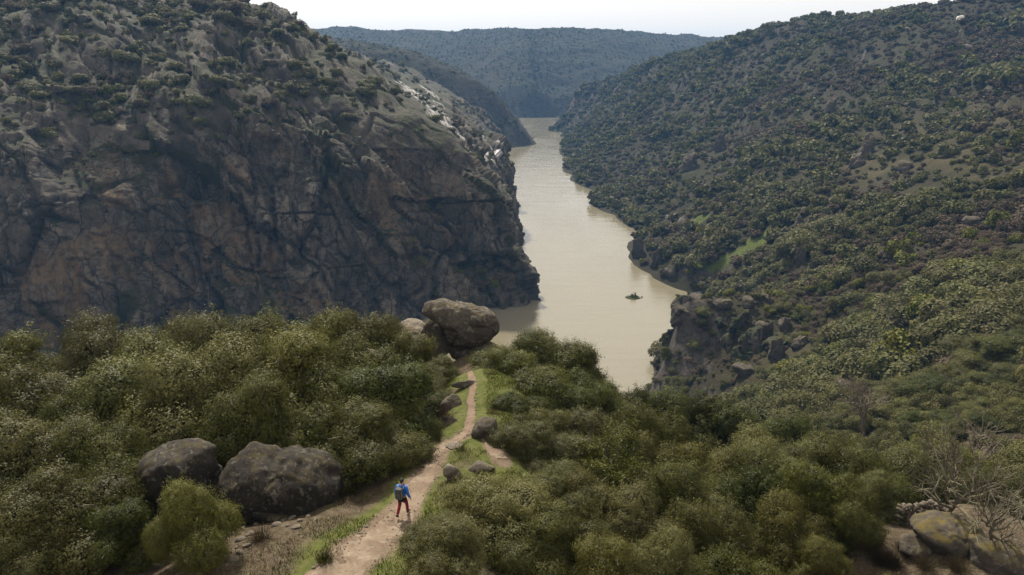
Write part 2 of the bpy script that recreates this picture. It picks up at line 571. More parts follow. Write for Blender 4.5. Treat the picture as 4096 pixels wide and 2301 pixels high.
# ------------------------------------------------------------------ terrain: control points
CTRL = [
    # path and middle of the near hill
    (-6.4, 20.6, 131.8), (-4.7, 24.7, 131.0), (-3.2, 32.3, 130.0), (-3.0, 39, 128.8), (-3.0, 46, 127.3), (-2.7, 56, 124.8),
    (-12, 20, 131.6), (-20, 20, 130.6), (-35, 20, 128.5), (-15, 30, 128.2), (-25, 30, 126.4), (-40, 32, 124), (-15, 40, 123.6), (-25, 42, 122.6),
    (-40, 45, 120.6), (-15, 50, 121.6), (-25, 52, 120.6), (-40, 55, 117), (-7, 36, 128.2), (-8, 52, 122.6),
    (5, 22, 128.3), (5, 30, 126.4), (5, 38, 123.6), (12, 25, 124.6), (12, 35, 120.4), (20, 28, 125.6), (25, 30, 126), (30, 40, 116.6), (20, 45, 113.8), (-1, 22, 130.4), (0, 28, 130), (1, 33, 129.2),
    (10, 48, 116.6), (4, 54, 120), (15, 60, 111), (30, 60, 106.5), (50, 60, 101), (60, 45, 107), (40, 30, 120), (60, 25, 114),
    (0, 0, 133), (-30, 0, 133), (40, 0, 126), (0, -40, 134), (80, -40, 120), (-80, -30, 130), (0, -300, 150), (200, -300, 160), (-300, -200, 120),
    # the drop behind the near hill
    (-50, 70, 106), (-25, 68, 110), (-5, 67, 110), (10, 74, 95), (28, 78, 88), (45, 85, 84), (-50, 100, 70), (-10, 100, 74), (15, 105, 72), (35, 110, 66),
    (-50, 150, 28), (0, 150, 34), (30, 160, 40), (-50, 215, -2), (0, 225, -2), (25, 240, 0), (-100, 100, 60), (-100, 150, 12), (-150, 100, 45), (-200, 60, 70),
    (-250, 130, -4), (-400, 100, -4), (-150, 190, -5), (45, 250, 3), (55, 200, 28), (62, 275, -2),
    # river bed
    (0, 290, -6), (-60, 270, -6), (-150, 260, -6), (40, 310, -6), (40, 350, -7), (60, 420, -7), (50, 500, -8), (55, 600, -8), (40, 750, -8), (30, 900, -8),
    (40, 1050, -8), (50, 1312, -8), (60, 1755, -8), (-300, 280, -6), (-30, 330, -7), (5, 380, -7),
    # right bank
    (115, 1755, 0), (113, 1312, 0), (98, 1050, 0), (82, 903, 0), (103, 664, 0), (115, 588, 0), (96, 524, 0), (101, 471, 0), (126, 424, 0), 
    (100, 780, 0), (108, 1420, 0), (108, 1530, 0), (112, 1640, 0), (62, 1420, -9), (64, 1530, -9), (64, 1640, -9), (70, 1200, -9), (112, 400, -7), (117, 414, -5), (102, 365, -8), (94, 385, -9), (92, 348, -8), (100, 440, -7), (122, 425, -2), (86, 335, -6), (18, 31, 125.4), (22, 33, 125.2), (26, 34.5, 125), (29, 31, 126), (22, 28, 126.2), (2, 40, 127.6), (2.2, 46, 125.8), (1.5, 36, 128.6),
    # crag over the river
    (72, 302, 0), (70, 318, -3), (80, 298, 34), (92, 300, 38), (106, 300, 40), (136, 305, 45), (165, 310, 54), (202, 320, 66), (84, 282, 20), (105, 275, 30), (125, 260, 38),
    (92, 250, 24), (80, 240, 16), (76, 262, 8), (98, 322, 18), (122, 335, 20), (142, 350, 32),
]
for px, col in {1000: [(450, 90), (400, 130), (350, 165), (300, 205), (250, 250), (200, 310), (150, 400), (100, 520), (50, 650), (0, 760)],
                900: [(400, 170), (350, 210), (300, 255), (250, 300), (200, 370), (150, 470), (100, 600), (50, 720), (13, 850)],
                800: [(390, 200), (350, 250), (250, 365), (200, 450), (150, 570), (100, 720), (50, 900), (23, 1000)],
                700: [(250, 450), (200, 570), (150, 730), (100, 920), (60, 1060)],
                620: [(150, 900), (110, 1150), (80, 1400)],
                650: [(185, 690), (225, 600)], 580: [(90, 1500), (105, 1550)], 645: [(67, 1300)], 720: [(41, 1100)], 955: [(3, 770)],
                1150: [(300, 190), (100, 450), (0, 640)]}.items():
    for py, d in col:
        CTRL.append(tuple(at(px, py, d)))
for x, y, z in ((420, 1250, 172), (560, 1000, 190), (650, 800, 205), (700, 500, 205), (450, 300, 170), (300, 100, 130), (900, 700, 200), (900, 1400, 160), (400, 1800, 120), (900, -200, 190)):
    CTRL.append((x, y, z))
H0 = rbf_fit(CTRL)


def hills_noise(x, y):
    p = np.stack([x, y, np.zeros_like(x)], -1)
    d = np.hypot(x, y)
    far = sstep(70, 220, d)
    return far * (5.0 * fbm(p / 75, 3, 3) + 2.6 * np.abs(fbm(p / 26, 3, 9)) + 0.9 * fbm(p / 8, 3, 5)) + (1 - far) * (0.55 * fbm(p / 9, 3, 21) + 0.16 * fbm(p / 2.2, 3, 4))


def ground_h(x, y):
    """height of the near hill and the right-hand hillside"""
    x = np.asarray(x, float)
    y = np.asarray(y, float)
    sh = x.shape
    x, y = x.ravel(), y.ravel()
    z = H0(x, y)
    n = hills_noise(x, y)
    damp = np.minimum(1, sstep(-3, 12, z) * 0.85 + 0.15)
    z = z + n * damp
    # rock steps on the far hillside
    d = np.hypot(x, y)
    p = np.stack([x / 34, y / 34], -1)
    h, gap = slabs(p, 41, 3.2, 2.5)
    q = np.stack([x / 11, y / 11], -1)
    h2, _ = slabs(q, 43, 1.0, 0.9)
    k = sstep(120, 240, d) * sstep(2, 14, z) * sstep(-0.1, 0.35, fbm(np.stack([x / 90, y / 90, 0 * x], -1), 2, 77))
    z = z + k * (h + h2)
    return z.reshape(sh)


def gz(x, y):
    return float(ground_h(np.array([x]), np.array([y]))[0])


def seen(u, v, d0=110.0, d1=1750.0):
    """first point of the hillside on the line of sight through (u, v)"""
    d = np.geomspace(d0, d1, 900)
    pts = np.array([at(u, v, q) for q in d])
    below = pts[:, 2] < ground_h(pts[:, 0], pts[:, 1])
    i = int(np.argmax(below)) if below.any() else len(d) - 1
    return pts[i]


PATH = np.array([(-8.6, 15.5), (-6.4, 20.6), (-5.25, 23.6), (-4.6, 26.4), (-4.25, 28.8), (-3.95, 31.0), (-3.3, 32.8), (-2.45, 34.2), (-2.45, 36.5), (-2.65, 39), (-2.65, 42), (-3.1, 45.5), (-3.3, 50), (-3.4, 54)])
PATHW = np.array([1.2, 0.95, 0.74, 0.6, 0.56, 0.54, 0.45, 0.36, 0.30, 0.28, 0.27, 0.24, 0.2, 0.12])
BRANCH = np.array([(-2.4, 34.3), (-1.7, 33.8), (-1.2, 32.6), (-0.9, 31.4), (-0.5, 30.4)])
BRANCHW = np.array([0.4, 0.42, 0.5, 0.5, 0.4])


def seg_dist(x, y, line):
    best = np.full(x.shape, 1e9)
    for a, b in zip(line[:-1], line[1:]):
        ab = b - a
        t = np.clip(((x - a[0]) * ab[0] + (y - a[1]) * ab[1]) / (ab @ ab), 0, 1)
        best = np.minimum(best, np.hypot(x - a[0] - t * ab[0], y - a[1] - t * ab[1]))
    return best


def slope_rock(P, nr, nc, lo, hi):
    V = P.reshape(nr, nc, 3)
    n = np.cross(np.gradient(V, axis=1), np.gradient(V, axis=0))
    n /= np.linalg.norm(n, axis=-1, keepdims=True) + 1e-9
    up = np.abs(n[..., 2]).ravel()
    return 1 - sstep(lo, hi, up), n


# near hill
nx, ny = 360, 300
xs = np.linspace(-1, 1, nx)
xs = np.sign(xs) * np.abs(xs) ** 1.35 * 78
ys = np.concatenate([np.linspace(-30, 14, 30)[:-1], np.linspace(14, 62, 230), np.linspace(62, 98, 60)[1:]])
ny = len(ys)
X, Y = np.meshgrid(xs, ys)
Z = ground_h(X, Y)
dpath = np.minimum(seg_dist(X, Y, PATH), seg_dist(X, Y, BRANCH) + 0.35)
Z = Z - 0.10 * np.exp(-(dpath / 1.0) ** 2)
V = np.stack([X, Y, Z], -1).reshape(-1, 3)
pn = fbm(np.stack([V[:, 0] / 3, V[:, 1] / 3, 0 * V[:, 0]], -1), 3, 31)
dp = dpath.ravel()
right = sstep(0, 2.5, V[:, 0] - np.interp(V[:, 1], PATH[:, 1], PATH[:, 0]))
grass_mask = np.clip(np.exp(-(dp / (1.9 + 1.6 * right)) ** 2) * 1.0 + 0.5 * pn * np.exp(-(dp / 6.0) ** 2), 0, 1) * sstep(56, 44, V[:, 1])
earth_mask = np.clip(np.exp(-(dp / 0.95) ** 2) * 1.15 + 0.3 * pn, 0, 1) * (1 - 0.8 * sstep(31, 36, V[:, 1]))
me = mesh_np("near_hill", V, grid_faces(ny, nx), MT['ground'], {"grass": grass_mask, "earth": earth_mask}, True)
tag(link("near_hill", me), None, None, None, "structure")


def strip(name, line, width, mat, seed):
    """ragged trodden strip laid over the ground"""
    seg = np.linalg.norm(np.diff(line, axis=0), axis=1)
    s = np.concatenate([[0], np.cumsum(seg)])
    n = int(s[-1] / 0.12)
    t = np.linspace(0, s[-1], n)
    def smooth(c):
        v = np.interp(t, s, c)
        k = np.hanning(17); k /= k.sum()
        return np.convolve(np.pad(v, 8, mode='edge'), k, 'valid')
    cx, cy, w = smooth(line[:, 0]), smooth(line[:, 1]), smooth(width)
    tx, ty = np.gradient(cx), np.gradient(cy)
    l = np.hypot(tx, ty)
    nxv, nyv = -ty / l, tx / l
    m = 19
    u = np.linspace(-1, 1, m)
    z0 = np.zeros(n)
    el = fbm(np.stack([t / 0.9, z0, z0], -1), 4, seed) * 0.28
    er = fbm(np.stack([t / 0.9, z0 + 9, z0], -1), 4, seed + 5) * 0.28
    wl = w * (1 + el)
    wr = w * (1 + er)
    off = np.where(u[None] < 0, u[None] * wl[:, None], u[None] * wr[:, None])
    PX = cx[:, None] + nxv[:, None] * off
    PY = cy[:, None] + nyv[:, None] * off
    dd = np.minimum(seg_dist(PX, PY, PATH), seg_dist(PX, PY, BRANCH) + 0.35)
    PZ = ground_h(PX, PY) - 0.10 * np.exp(-(dd / 1.0) ** 2) + 0.035 - 0.06 * np.abs(u[None]) ** 6
    PZ += (0.05 * fbm(np.stack([PX.ravel() / 1.1, PY.ravel() / 2.4, 0 * PX.ravel()], -1), 3, seed + 11)).reshape(PX.shape) * (1 - np.abs(u[None]) ** 3)
    PZ += 0.025 * fbm(np.stack([PX.ravel() / 0.4, PY.ravel() / 0.4, 0 * PX.ravel()], -1), 3, seed + 9).reshape(PX.shape)
    Vp = np.stack([PX, PY, PZ], -1).reshape(-1, 3)
    lit = sstep(31, 37, Vp[:, 1])
    o = link(name, mesh_np(name, Vp, grid_faces(n, m), mat, {"litter": lit}, True))
    return tag(o, None, None, None, "structure")


strip("path", PATH, PATHW, MT['path'], 3)
strip("path", BRANCH, BRANCHW, MT['path'], 8)

# right hillside (one sheet from the foot of the near hill to the far bend), polar rows so that near ground is finer
rr = np.concatenate([np.geomspace(62, 1900, 430), np.array([2100, 2400])])
aa = np.concatenate([np.linspace(-95, 2.0, 90)[:-1], np.linspace(2.0, 46, 430), np.linspace(46, 100, 40)[1:]])
R, A = np.meshgrid(rr, np.radians(aa), indexing='ij')
X, Y = R * np.sin(A), R * np.cos(A)
Z = ground_h(X, Y)
Z = np.where((R < 100) & (Y < 97.5) & (np.abs(X) < 77.5), Z - 1.2, Z)
FIELDS = [seen(756, 242), seen(742, 250), seen(722, 264), seen(708, 271), seen(694, 225)]
FIELDW = [(18, 6.5), (16, 5), (12, 5), (8, 4), (11, 7)]
V = np.stack([X, Y, Z], -1).reshape(-1, 3)
fm = np.zeros(len(V))
for c, w in zip(FIELDS, FIELDW):
    fm = np.maximum(fm, 1 - sstep(0.75, 1.15, np.hypot((V[:, 0] - c[0]) / w[0], (V[:, 1] - c[1]) / w[1] + 0.5 * (V[:, 0] - c[0]) / w[0]) + 0.25 * fbm(V / 9, 2, 8)))
ppx, ppy, _ = project(V)
rockm, NRM = slope_rock(V, len(rr), len(aa), 0.52, 0.74)
crag = np.exp(-((V[:, 0] - 88) / 26) ** 2 - ((V[:, 1] - 290) / 34) ** 2)
dry = np.exp(-((V[:, 0] - 300) / 90) ** 2 - ((V[:, 1] - 430) / 120) ** 2) + 0.8 * np.exp(-((V[:, 0] - 135) / 45) ** 2 - ((V[:, 1] - 225) / 60) ** 2)
me = mesh_np("right_hillside", V, grid_faces(len(rr), len(aa)), MT['hill'], {"field": fm, "rock": np.clip(rockm + 0.5 * crag, 0, 1), "dry": np.clip(dry * (0.8 + 0.8 * fbm(V / 30, 3, 12)), 0, 1)}, True)
tag(link("right_hillside", me), None, None, None, "structure")

# ------------------------------------------------------------------ left cliff: loft from the waterline to the ridge
BASE = np.array([(-520, 235), (-400, 262), (-275, 308), (-165, 345), (-70, 378), (-20, 398), (8, 402), (19, 414), (12, 440), (5, 500), (13, 570), (14, 600), (2, 660), (-3, 744), (-14, 900), (-20, 1050), (-70, 1200)], float)
SPINE = np.array([(-520, 620), (-450, 630), (-385, 640), (-335, 640), (-295, 640), (-275, 645), (-268, 650), (-264, 660), (-268, 675), (-275, 700), (-288, 745), (-295, 770), (-305, 810), (-322, 865), (-355, 1000), (-390, 1140), (-420, 1290)], float)
FRONT = np.array([1, 1, 1, 1, .9, .65, .45, .3, .2, .1, 0, 0, 0, 0, 0, 0, 0])
PF = np.array([(-9, -.012), (0, 0), (40, .040), (78, .088), (104, .145), (124, .215), (148, .34), (172, .48), (192, .64), (203, .82), (207, 1.0), (207, 1.6)])
PB = np.array([(-9, -.010), (0, 0), (28, .018), (55, .045), (80, .125), (98, .20), (125, .39), (149, .60), (163, .75), (174, .9), (178, 1.0), (178, 1.6)])
sb = np.concatenate([[0], np.cumsum(np.linalg.norm(np.diff(BASE, axis=0), axis=1))])
nc_f, nc_b = 385, 290
sk = np.concatenate([np.linspace(60, sb[6], nc_f), np.linspace(sb[6], sb[-1], nc_b)[1:]])
# smooth curve through the control points
def curve(C, s):
    out = np.stack([np.interp(s, sb, C[:, k]) for k in range(C.shape[1])], -1)
    k = np.hanning(23); k /= k.sum()
    return np.stack([np.convolve(np.pad(out[:, j], 11, mode='edge'), k, 'valid') for j in range(C.shape[1])], -1)
B2, S2 = curve(BASE, sk), curve(SPINE, sk)
fr = curve(FRONT[:, None], sk)[:, 0]
ti = np.concatenate([np.linspace(0, 1, 8)[:-1], np.linspace(1, 4, 212), np.linspace(4, 9, 190)[1:], np.linspace(9, 11, 20)[1:]])
zi = np.arange(12)
Zf, Wf = np.interp(ti, zi, PF[:, 0]), np.interp(ti, zi, PF[:, 1])
Zb, Wb = np.interp(ti, zi, PB[:, 0]), np.interp(ti, zi, PB[:, 1])
nr, ncl = len(ti), len(sk)
W = Wf[:, None] * fr[None] + Wb[:, None] * (1 - fr[None])
ZZ = Zf[:, None] * fr[None] + Zb[:, None] * (1 - fr[None])
P0 = np.zeros((nr, ncl, 3))
P0[..., :2] = B2[None] + W[..., None] * (S2 - B2)[None]
P0[..., 2] = ZZ
dn = np.cross(np.gradient(P0, axis=1), np.gradient(P0, axis=0))
dn /= np.linalg.norm(dn, axis=-1, keepdims=True) + 1e-9
arc = np.concatenate([np.zeros((1, ncl)), np.cumsum(np.linalg.norm(np.diff(P0, axis=0), axis=-1), axis=0)], 0)
Sg = np.broadcast_to(sk[None], (nr, ncl))
q = np.stack([Sg.ravel(), arc.ravel()], -1)
pf = P0.reshape(-1, 3)
steep = (1 - sstep(0.64, 0.92, dn[..., 2] + 0.25 * fbm(P0.reshape(-1, 3) / 30, 2, 55).reshape(nr, ncl))).ravel()
warp = np.stack([fbm(pf / 40, 3, 51), fbm(pf / 40, 3, 57)], -1) * 7
al = math.radians(15)
ca, sa = math.cos(al), math.sin(al)
qq = q + warp
u1 = qq[:, 0] * ca + qq[:, 1] * sa
v1 = -qq[:, 0] * sa + qq[:, 1] * ca
h1, g1 = slabs(np.stack([u1 / 34, v1 / 78], -1), 61, 6.0, 12.0)
h2, g2 = slabs(np.stack([u1 / 15, v1 / 30], -1), 67, 3.2, 6.5)
h3, g3 = slabs(np.stack([(qq[:, 0] + 0.12 * qq[:, 1]) / 6.0, qq[:, 1] / 13.0], -1), 71, 1.3, 2.4)
h4, g4 = slabs(pf / 3.0 + 3, 75, 0.5, 0.9)
lump = fbm(pf / 60, 3, 81)
rough_a = 0.35 + 0.65 * sstep(-0.25, 0.2, fbm(pf / 55, 2, 95))
disp = 7.5 * lump + rough_a * (h1 + h2 * 0.9) * (0.45 + 0.55 * steep) + (h3 * (0.35 + 0.8 * rough_a) + h4 * 0.8) * (0.45 + 0.55 * steep) + 0.45 * fbm(pf / 5, 3, 83) + 1.2 * fbm(pf / 18, 2, 85)
crack = np.exp(-(g1 * 34 / 1.5) ** 2) * 4.0 + np.exp(-(g2 * 15 / 0.8) ** 2) * 2.0 + np.exp(-(g3 * 6 / 0.5) ** 2) * 0.6
disp -= crack * (0.3 + 0.7 * steep) * sstep(-0.5, 0.3, fbm(pf / 25, 2, 87))
z0_ = np.zeros(len(pf))
joint = np.zeros(len(pf))
for sx_, sy_, wd_, dp_, lean_, sd_ in ((16, 85, 0.055, 3.4, 0.10, 241), (9, 40, 0.07, 1.9, -0.06, 243), (38, 30, 0.03, 2.6, 0.9, 245), (6, 24, 0.08, 1.0, 0.2, 247)):
    nn = vnoise(np.stack([(q[:, 0] + lean_ * q[:, 1]) / sx_ + 0.25 * warp[:, 0] / 7, q[:, 1] / sy_, z0_], -1), sd_)
    joint = np.maximum(joint, 1.25 * dp_ * np.exp(-(nn / wd_) ** 2) * sstep(-0.3, 0.2, vnoise(pf / 28, sd_ + 1)))
disp -= joint * (0.08 + 0.92 * steep)
crack = crack + joint
edge_d = sstep(0, 10, pf[:, 2] + 9)
top = sstep(1.0, 0.9, W.ravel())
disp *= edge_d * (0.25 + 0.75 * top)
seep = np.exp(-((pf[:, 0] + 95) / 75) ** 2 - ((pf[:, 2] - 108) / 34) ** 2) * np.broadcast_to(1 - fr[None], (nr, ncl)).ravel()
disp = disp * (1 - 0.8 * seep) + 7.0 * lump * 0.8 * seep
Pc = pf + dn.reshape(-1, 3) * disp[:, None]
rk, NC = slope_rock(Pc, nr, ncl, 0.5, 0.8)
upn = np.abs(NC[..., 2]).ravel()
mossn = fbm(pf / 22, 3, 91)
moss = np.clip(0.05 + (0.62 + 0.22 * sstep(95, 130, pf[:, 2])) * sstep(0.60, 0.93, upn) + 0.42 * mossn + 0.5 * np.exp(-(g1 * 34 / 3.0) ** 2) * sstep(-0.2, 0.3, mossn), 0, 1)
flank = np.broadcast_to(1 - fr[None], (nr, ncl)).ravel()
slabtone = np.clip(0.5 + 0.32 * h2 / 3.2 + 0.25 * h3 / 1.2 + 0.3 * fbm(pf / 14, 3, 97) - 1.1 * np.clip(crack / 2.6, 0, 1), 0, 1)
moss = np.clip(moss - 0.35 * flank * (1 - sstep(0.5, 0.9, upn)), 0, 1)
st_n = fbm(np.stack([q[:, 0] / 30, q[:, 1] / 26, 0 * q[:, 0]], -1), 3, 101)
stain = sstep(0.22, 0.55, st_n + 0.22 * h2 / 2 - 0.14 * h1 / 4) * steep * sstep(130, 60, pf[:, 2]) * np.where(h3 < 0.1, 1.0, 0.35) * (0.35 + 0.65 * fr[None].repeat(nr, 0).ravel())
cpx, cpy, _ = project(Pc)
wet_sheen = np.zeros(len(Pc))
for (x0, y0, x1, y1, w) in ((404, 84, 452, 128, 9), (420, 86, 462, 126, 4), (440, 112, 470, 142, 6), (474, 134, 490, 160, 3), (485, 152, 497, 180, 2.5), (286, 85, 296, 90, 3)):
    # seepage lines with painted sheen, given from their upper to their lower end along the wall
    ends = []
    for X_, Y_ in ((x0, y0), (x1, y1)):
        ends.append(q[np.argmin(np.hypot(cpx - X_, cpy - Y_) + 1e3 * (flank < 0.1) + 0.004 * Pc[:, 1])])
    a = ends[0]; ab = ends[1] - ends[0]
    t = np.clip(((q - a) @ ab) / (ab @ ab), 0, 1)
    wet_sheen = np.maximum(wet_sheen, 1 - sstep(0.5, 1.1, np.linalg.norm(q - a - t[:, None] * ab, axis=1) / (w * 2.0)))
wet_sheen *= (flank > 0.2) * sstep(-0.05, 0.35, fbm(np.stack([(q[:, 0] + 0.5 * q[:, 1]) / 2.6, q[:, 1] / 45, 0 * q[:, 0]], -1), 3, 141))
me = mesh_np("left_cliff", Pc, grid_faces(nr, ncl), MT['cliff'], {"moss": moss * (1 - 0.8 * wet_sheen), "stain": stain, "steep": steep, "wet_sheen": wet_sheen, "slab": slabtone}, False)
tag(link("left_cliff", me), None, None, None, "structure")
CLIFF = dict(P=Pc.reshape(nr, ncl, 3), up=upn.reshape(nr, ncl), z=P0[..., 2], fr=fr, g1=(g1 * 34).reshape(nr, ncl), W=W, arc=arc, s=sk)

# ------------------------------------------------------------------ far spur on the left and the far plateau
SPUR = [tuple(at(*c)) for c in ((334, 47, 1300), (400, 62, 1290), (440, 70, 1280), (477, 83, 1270), (495, 97, 1260), (507, 110, 1255), (515, 122, 1240), (522, 136, 1215))]
SPUR += [(23, 1206, 0), (15, 1300, 0), (36, 1300, -9), (12, 1500, 0), (36, 1500, -9), (14, 1620, 0), (36, 1620, -9), (10, 1410, 0), (17, 1739, 0), (35, 1206, -8), (30, 1410, -8), (30, 1739, -8), (0, 1170, -4), (-60, 1170, 0), (-120, 1180, 5), (-250, 1180, 60), (-20, 1220, 26), (-40, 1300, 62), (-30, 1420, 50), (-20, 1600, 40),
         (-10, 1700, 22), (-120, 1450, 120), (-120, 1600, 120), (-300, 1500, 170), (-600, 1400, 180), (-600, 1800, 190), (-150, 1800, 110), (-40, 1800, 40), (20, 1800, 0)]
HS = rbf_fit(SPUR, 6)


def far_sheet(name, hf, x, y, mat, amp, seed):
    X, Y = np.meshgrid(x, y)
    p = np.stack([X.ravel(), Y.ravel(), 0 * X.ravel()], -1)
    z = hf(X, Y).ravel()
    k = sstep(-2, 20, z)
    z = z + amp * k * (1.6 * fbm(p / 120, 3, seed) + 1.1 * np.abs(fbm(p / 42, 3, seed + 3)) + 0.5 * fbm(p / 14, 3, seed + 7))
    V = np.stack([p[:, 0], p[:, 1], z], -1)
    rk, _ = slope_rock(V, len(y), len(x), 0.55, 0.85)
    o = link(name, mesh_np(name, V, grid_faces(len(y), len(x)), mat, {"rock": rk, "field": 0 * rk, "dry": 0.25 * sstep(0.1, 0.5, fbm(p / 150, 3, seed + 11))}, True))
    tag(o, None, None, None, "structure")
    return V


SPV = far_sheet("far_spur", HS, np.linspace(-650, 45, 200), np.linspace(1150, 1850, 190), MT['far'], 4, 131)
PLAT = [tuple(at(*c)) for c in ((290, 30, 2500), (358, 32, 2500), (420, 33, 2500), (470, 34, 2450), (520, 34, 2400), (556, 31, 2350), (600, 33.5, 2400), (640, 36, 2450), (720, 39, 2500), (548, 91, 1850), (500, 85, 1880), (590, 95, 1860), (540, 70, 1960), (540, 50, 2120), (440, 60, 2150), (620, 60, 2100))]
PLAT += [(60, 1775, 0), (-20, 1770, 0), (130, 1780, 0), (250, 1790, 10), (400, 1800, 20), (-200, 1800, 40), (-500, 1850, 90), (60, 1750, -8), (-60, 1745, -8), (160, 1745, -8), (60, 1792, 20), (0, 1800, 30), (120, 1805, 28),
         (-1500, 2400, 170), (1500, 2400, 150), (-1500, 3500, 190), (0, 3300, 205), (1500, 3500, 190), (0, 4300, 205), (-2500, 4300, 200), (2500, 4300, 200), (-2500, 2000, 160), (2500, 2000, 160)]
HP = rbf_fit(PLAT, 70)
xp = np.linspace(-1, 1, 270)
xp = np.sign(xp) * np.abs(xp) ** 1.6 * 2900 + 60
PLV = far_sheet("far_plateau", HP, xp, np.concatenate([np.linspace(1745, 2600, 190), np.linspace(2600, 4400, 40)[1:]]), MT['far'], 4.5, 151)

# ------------------------------------------------------------------ river and the base sheet
wx = np.linspace(-700, 420, 60)
wy = np.linspace(90, 1860, 90)
X, Y = np.meshgrid(wx, wy)
V = np.stack([X, Y, 0 * X], -1).reshape(-1, 3)
tag(link("river", mesh_np("river", V, grid_faces(90, 60), MT['water'], None, True)), None, None, None, "structure")
gx = 4200.0
V = np.array([(-gx, -700, -12), (gx, -700, -12), (gx, 4500, -12), (-gx, 4500, -12)])
tag(link("ground", mesh_np("ground", V, np.array([[0, 1, 2, 3]]), MT['hill'])), None, None, None, "structure")

# ------------------------------------------------------------------ haze: even pale air round everything
M = Mat("haze_air")
vol = M.node("ShaderNodeVolumePrincipled")
vol.inputs['Color'].default_value = (0.22, 0.52, 1.0, 1)
vol.inputs['Density'].default_value = 0.000090
vol.inputs['Anisotropy'].default_value = 0.0
M.t.links.new(vol.outputs[0], M.out.inputs['Volume'])
x0, x1, y0, y1, z0, z1 = -4300, 4300, -800, 4600, -13.5, 285
V = np.array([(x, y, z) for z in (z0, z1) for y in (y0, y1) for x in (x0, x1)])
F = np.array([[0, 2, 3, 1], [4, 5, 7, 6], [0, 1, 5, 4], [2, 6, 7, 3], [0, 4, 6, 2], [1, 3, 7, 5]])
tag(link("haze", mesh_np("haze", V, F, M.m)), "thin blue haze filling the whole valley", "haze", None, "stuff")

# ------------------------------------------------------------------ plants: meshes
def tubes(paths, sides=5):
    """paths: list of (points (n,3), radii (n)) -> verts, quad faces of open tapered tubes"""
    VV, FF = [], []
    base = 0
    ang = np.arange(sides) / sides * 2 * math.pi
    for P, r in paths:
        P = np.asarray(P, float)
        n = len(P)
        d = np.gradient(P, axis=0)
        d /= np.linalg.norm(d, axis=1, keepdims=True) + 1e-9
        ref = np.where(np.abs(d[:, 2:3]) > 0.9, np.array([[1.0, 0, 0]]), np.array([[0, 0, 1.0]]))
        a = np.cross(d, ref)
        a /= np.linalg.norm(a, axis=1, keepdims=True) + 1e-9
        b = np.cross(d, a)
        ring = P[:, None] + np.asarray(r)[:, None, None] * (np.cos(ang)[None, :, None] * a[:, None] + np.sin(ang)[None, :, None] * b[:, None])
        VV.append(ring.reshape(-1, 3))
        i = np.arange(n - 1)[:, None] * sides
        j = np.arange(sides)[None]
        k = (j + 1) % sides
        FF.append(np.stack([i + j, i + k, i + sides + k, i + sides + j], -1).reshape(-1, 4) + base)
        base += n * sides
    return np.concatenate(VV), np.concatenate(FF)


def bent(a, b, n, wob, rg):
    t = np.linspace(0, 1, n)[:, None]
    p = a[None] * (1 - t) + b[None] * t
    w = rg.normal(0, wob, (n, 3))
    w[0] = w[-1] = 0
    return p + w


def leaf_quads(C, N, L, Wd, rg):
    """rhombic leaves at C with facing N"""
    n = len(C)
    N = N / (np.linalg.norm(N, axis=1, keepdims=True) + 1e-9)
    r = rg.normal(size=(n, 3))
    t = np.cross(N, r)
    t /= np.linalg.norm(t, axis=1, keepdims=True) + 1e-9
    b = np.cross(N, t)
    L = L[:, None]
    Wd = Wd[:, None]
    V = np.stack([C - t * L, C - b * Wd, C + t * L, C + b * Wd], 1).reshape(-1, 3)
    F = np.arange(n * 4).reshape(n, 4)
    return V, F


def rand_dirs(n, rg, zmin=-1.0):
    z = rg.uniform(zmin, 1, n)
    a = rg.uniform(0, 2 * math.pi, n)
    s = np.sqrt(1 - z * z)
    return np.stack([s * np.cos(a), s * np.sin(a), z], 1)


TONES = {}


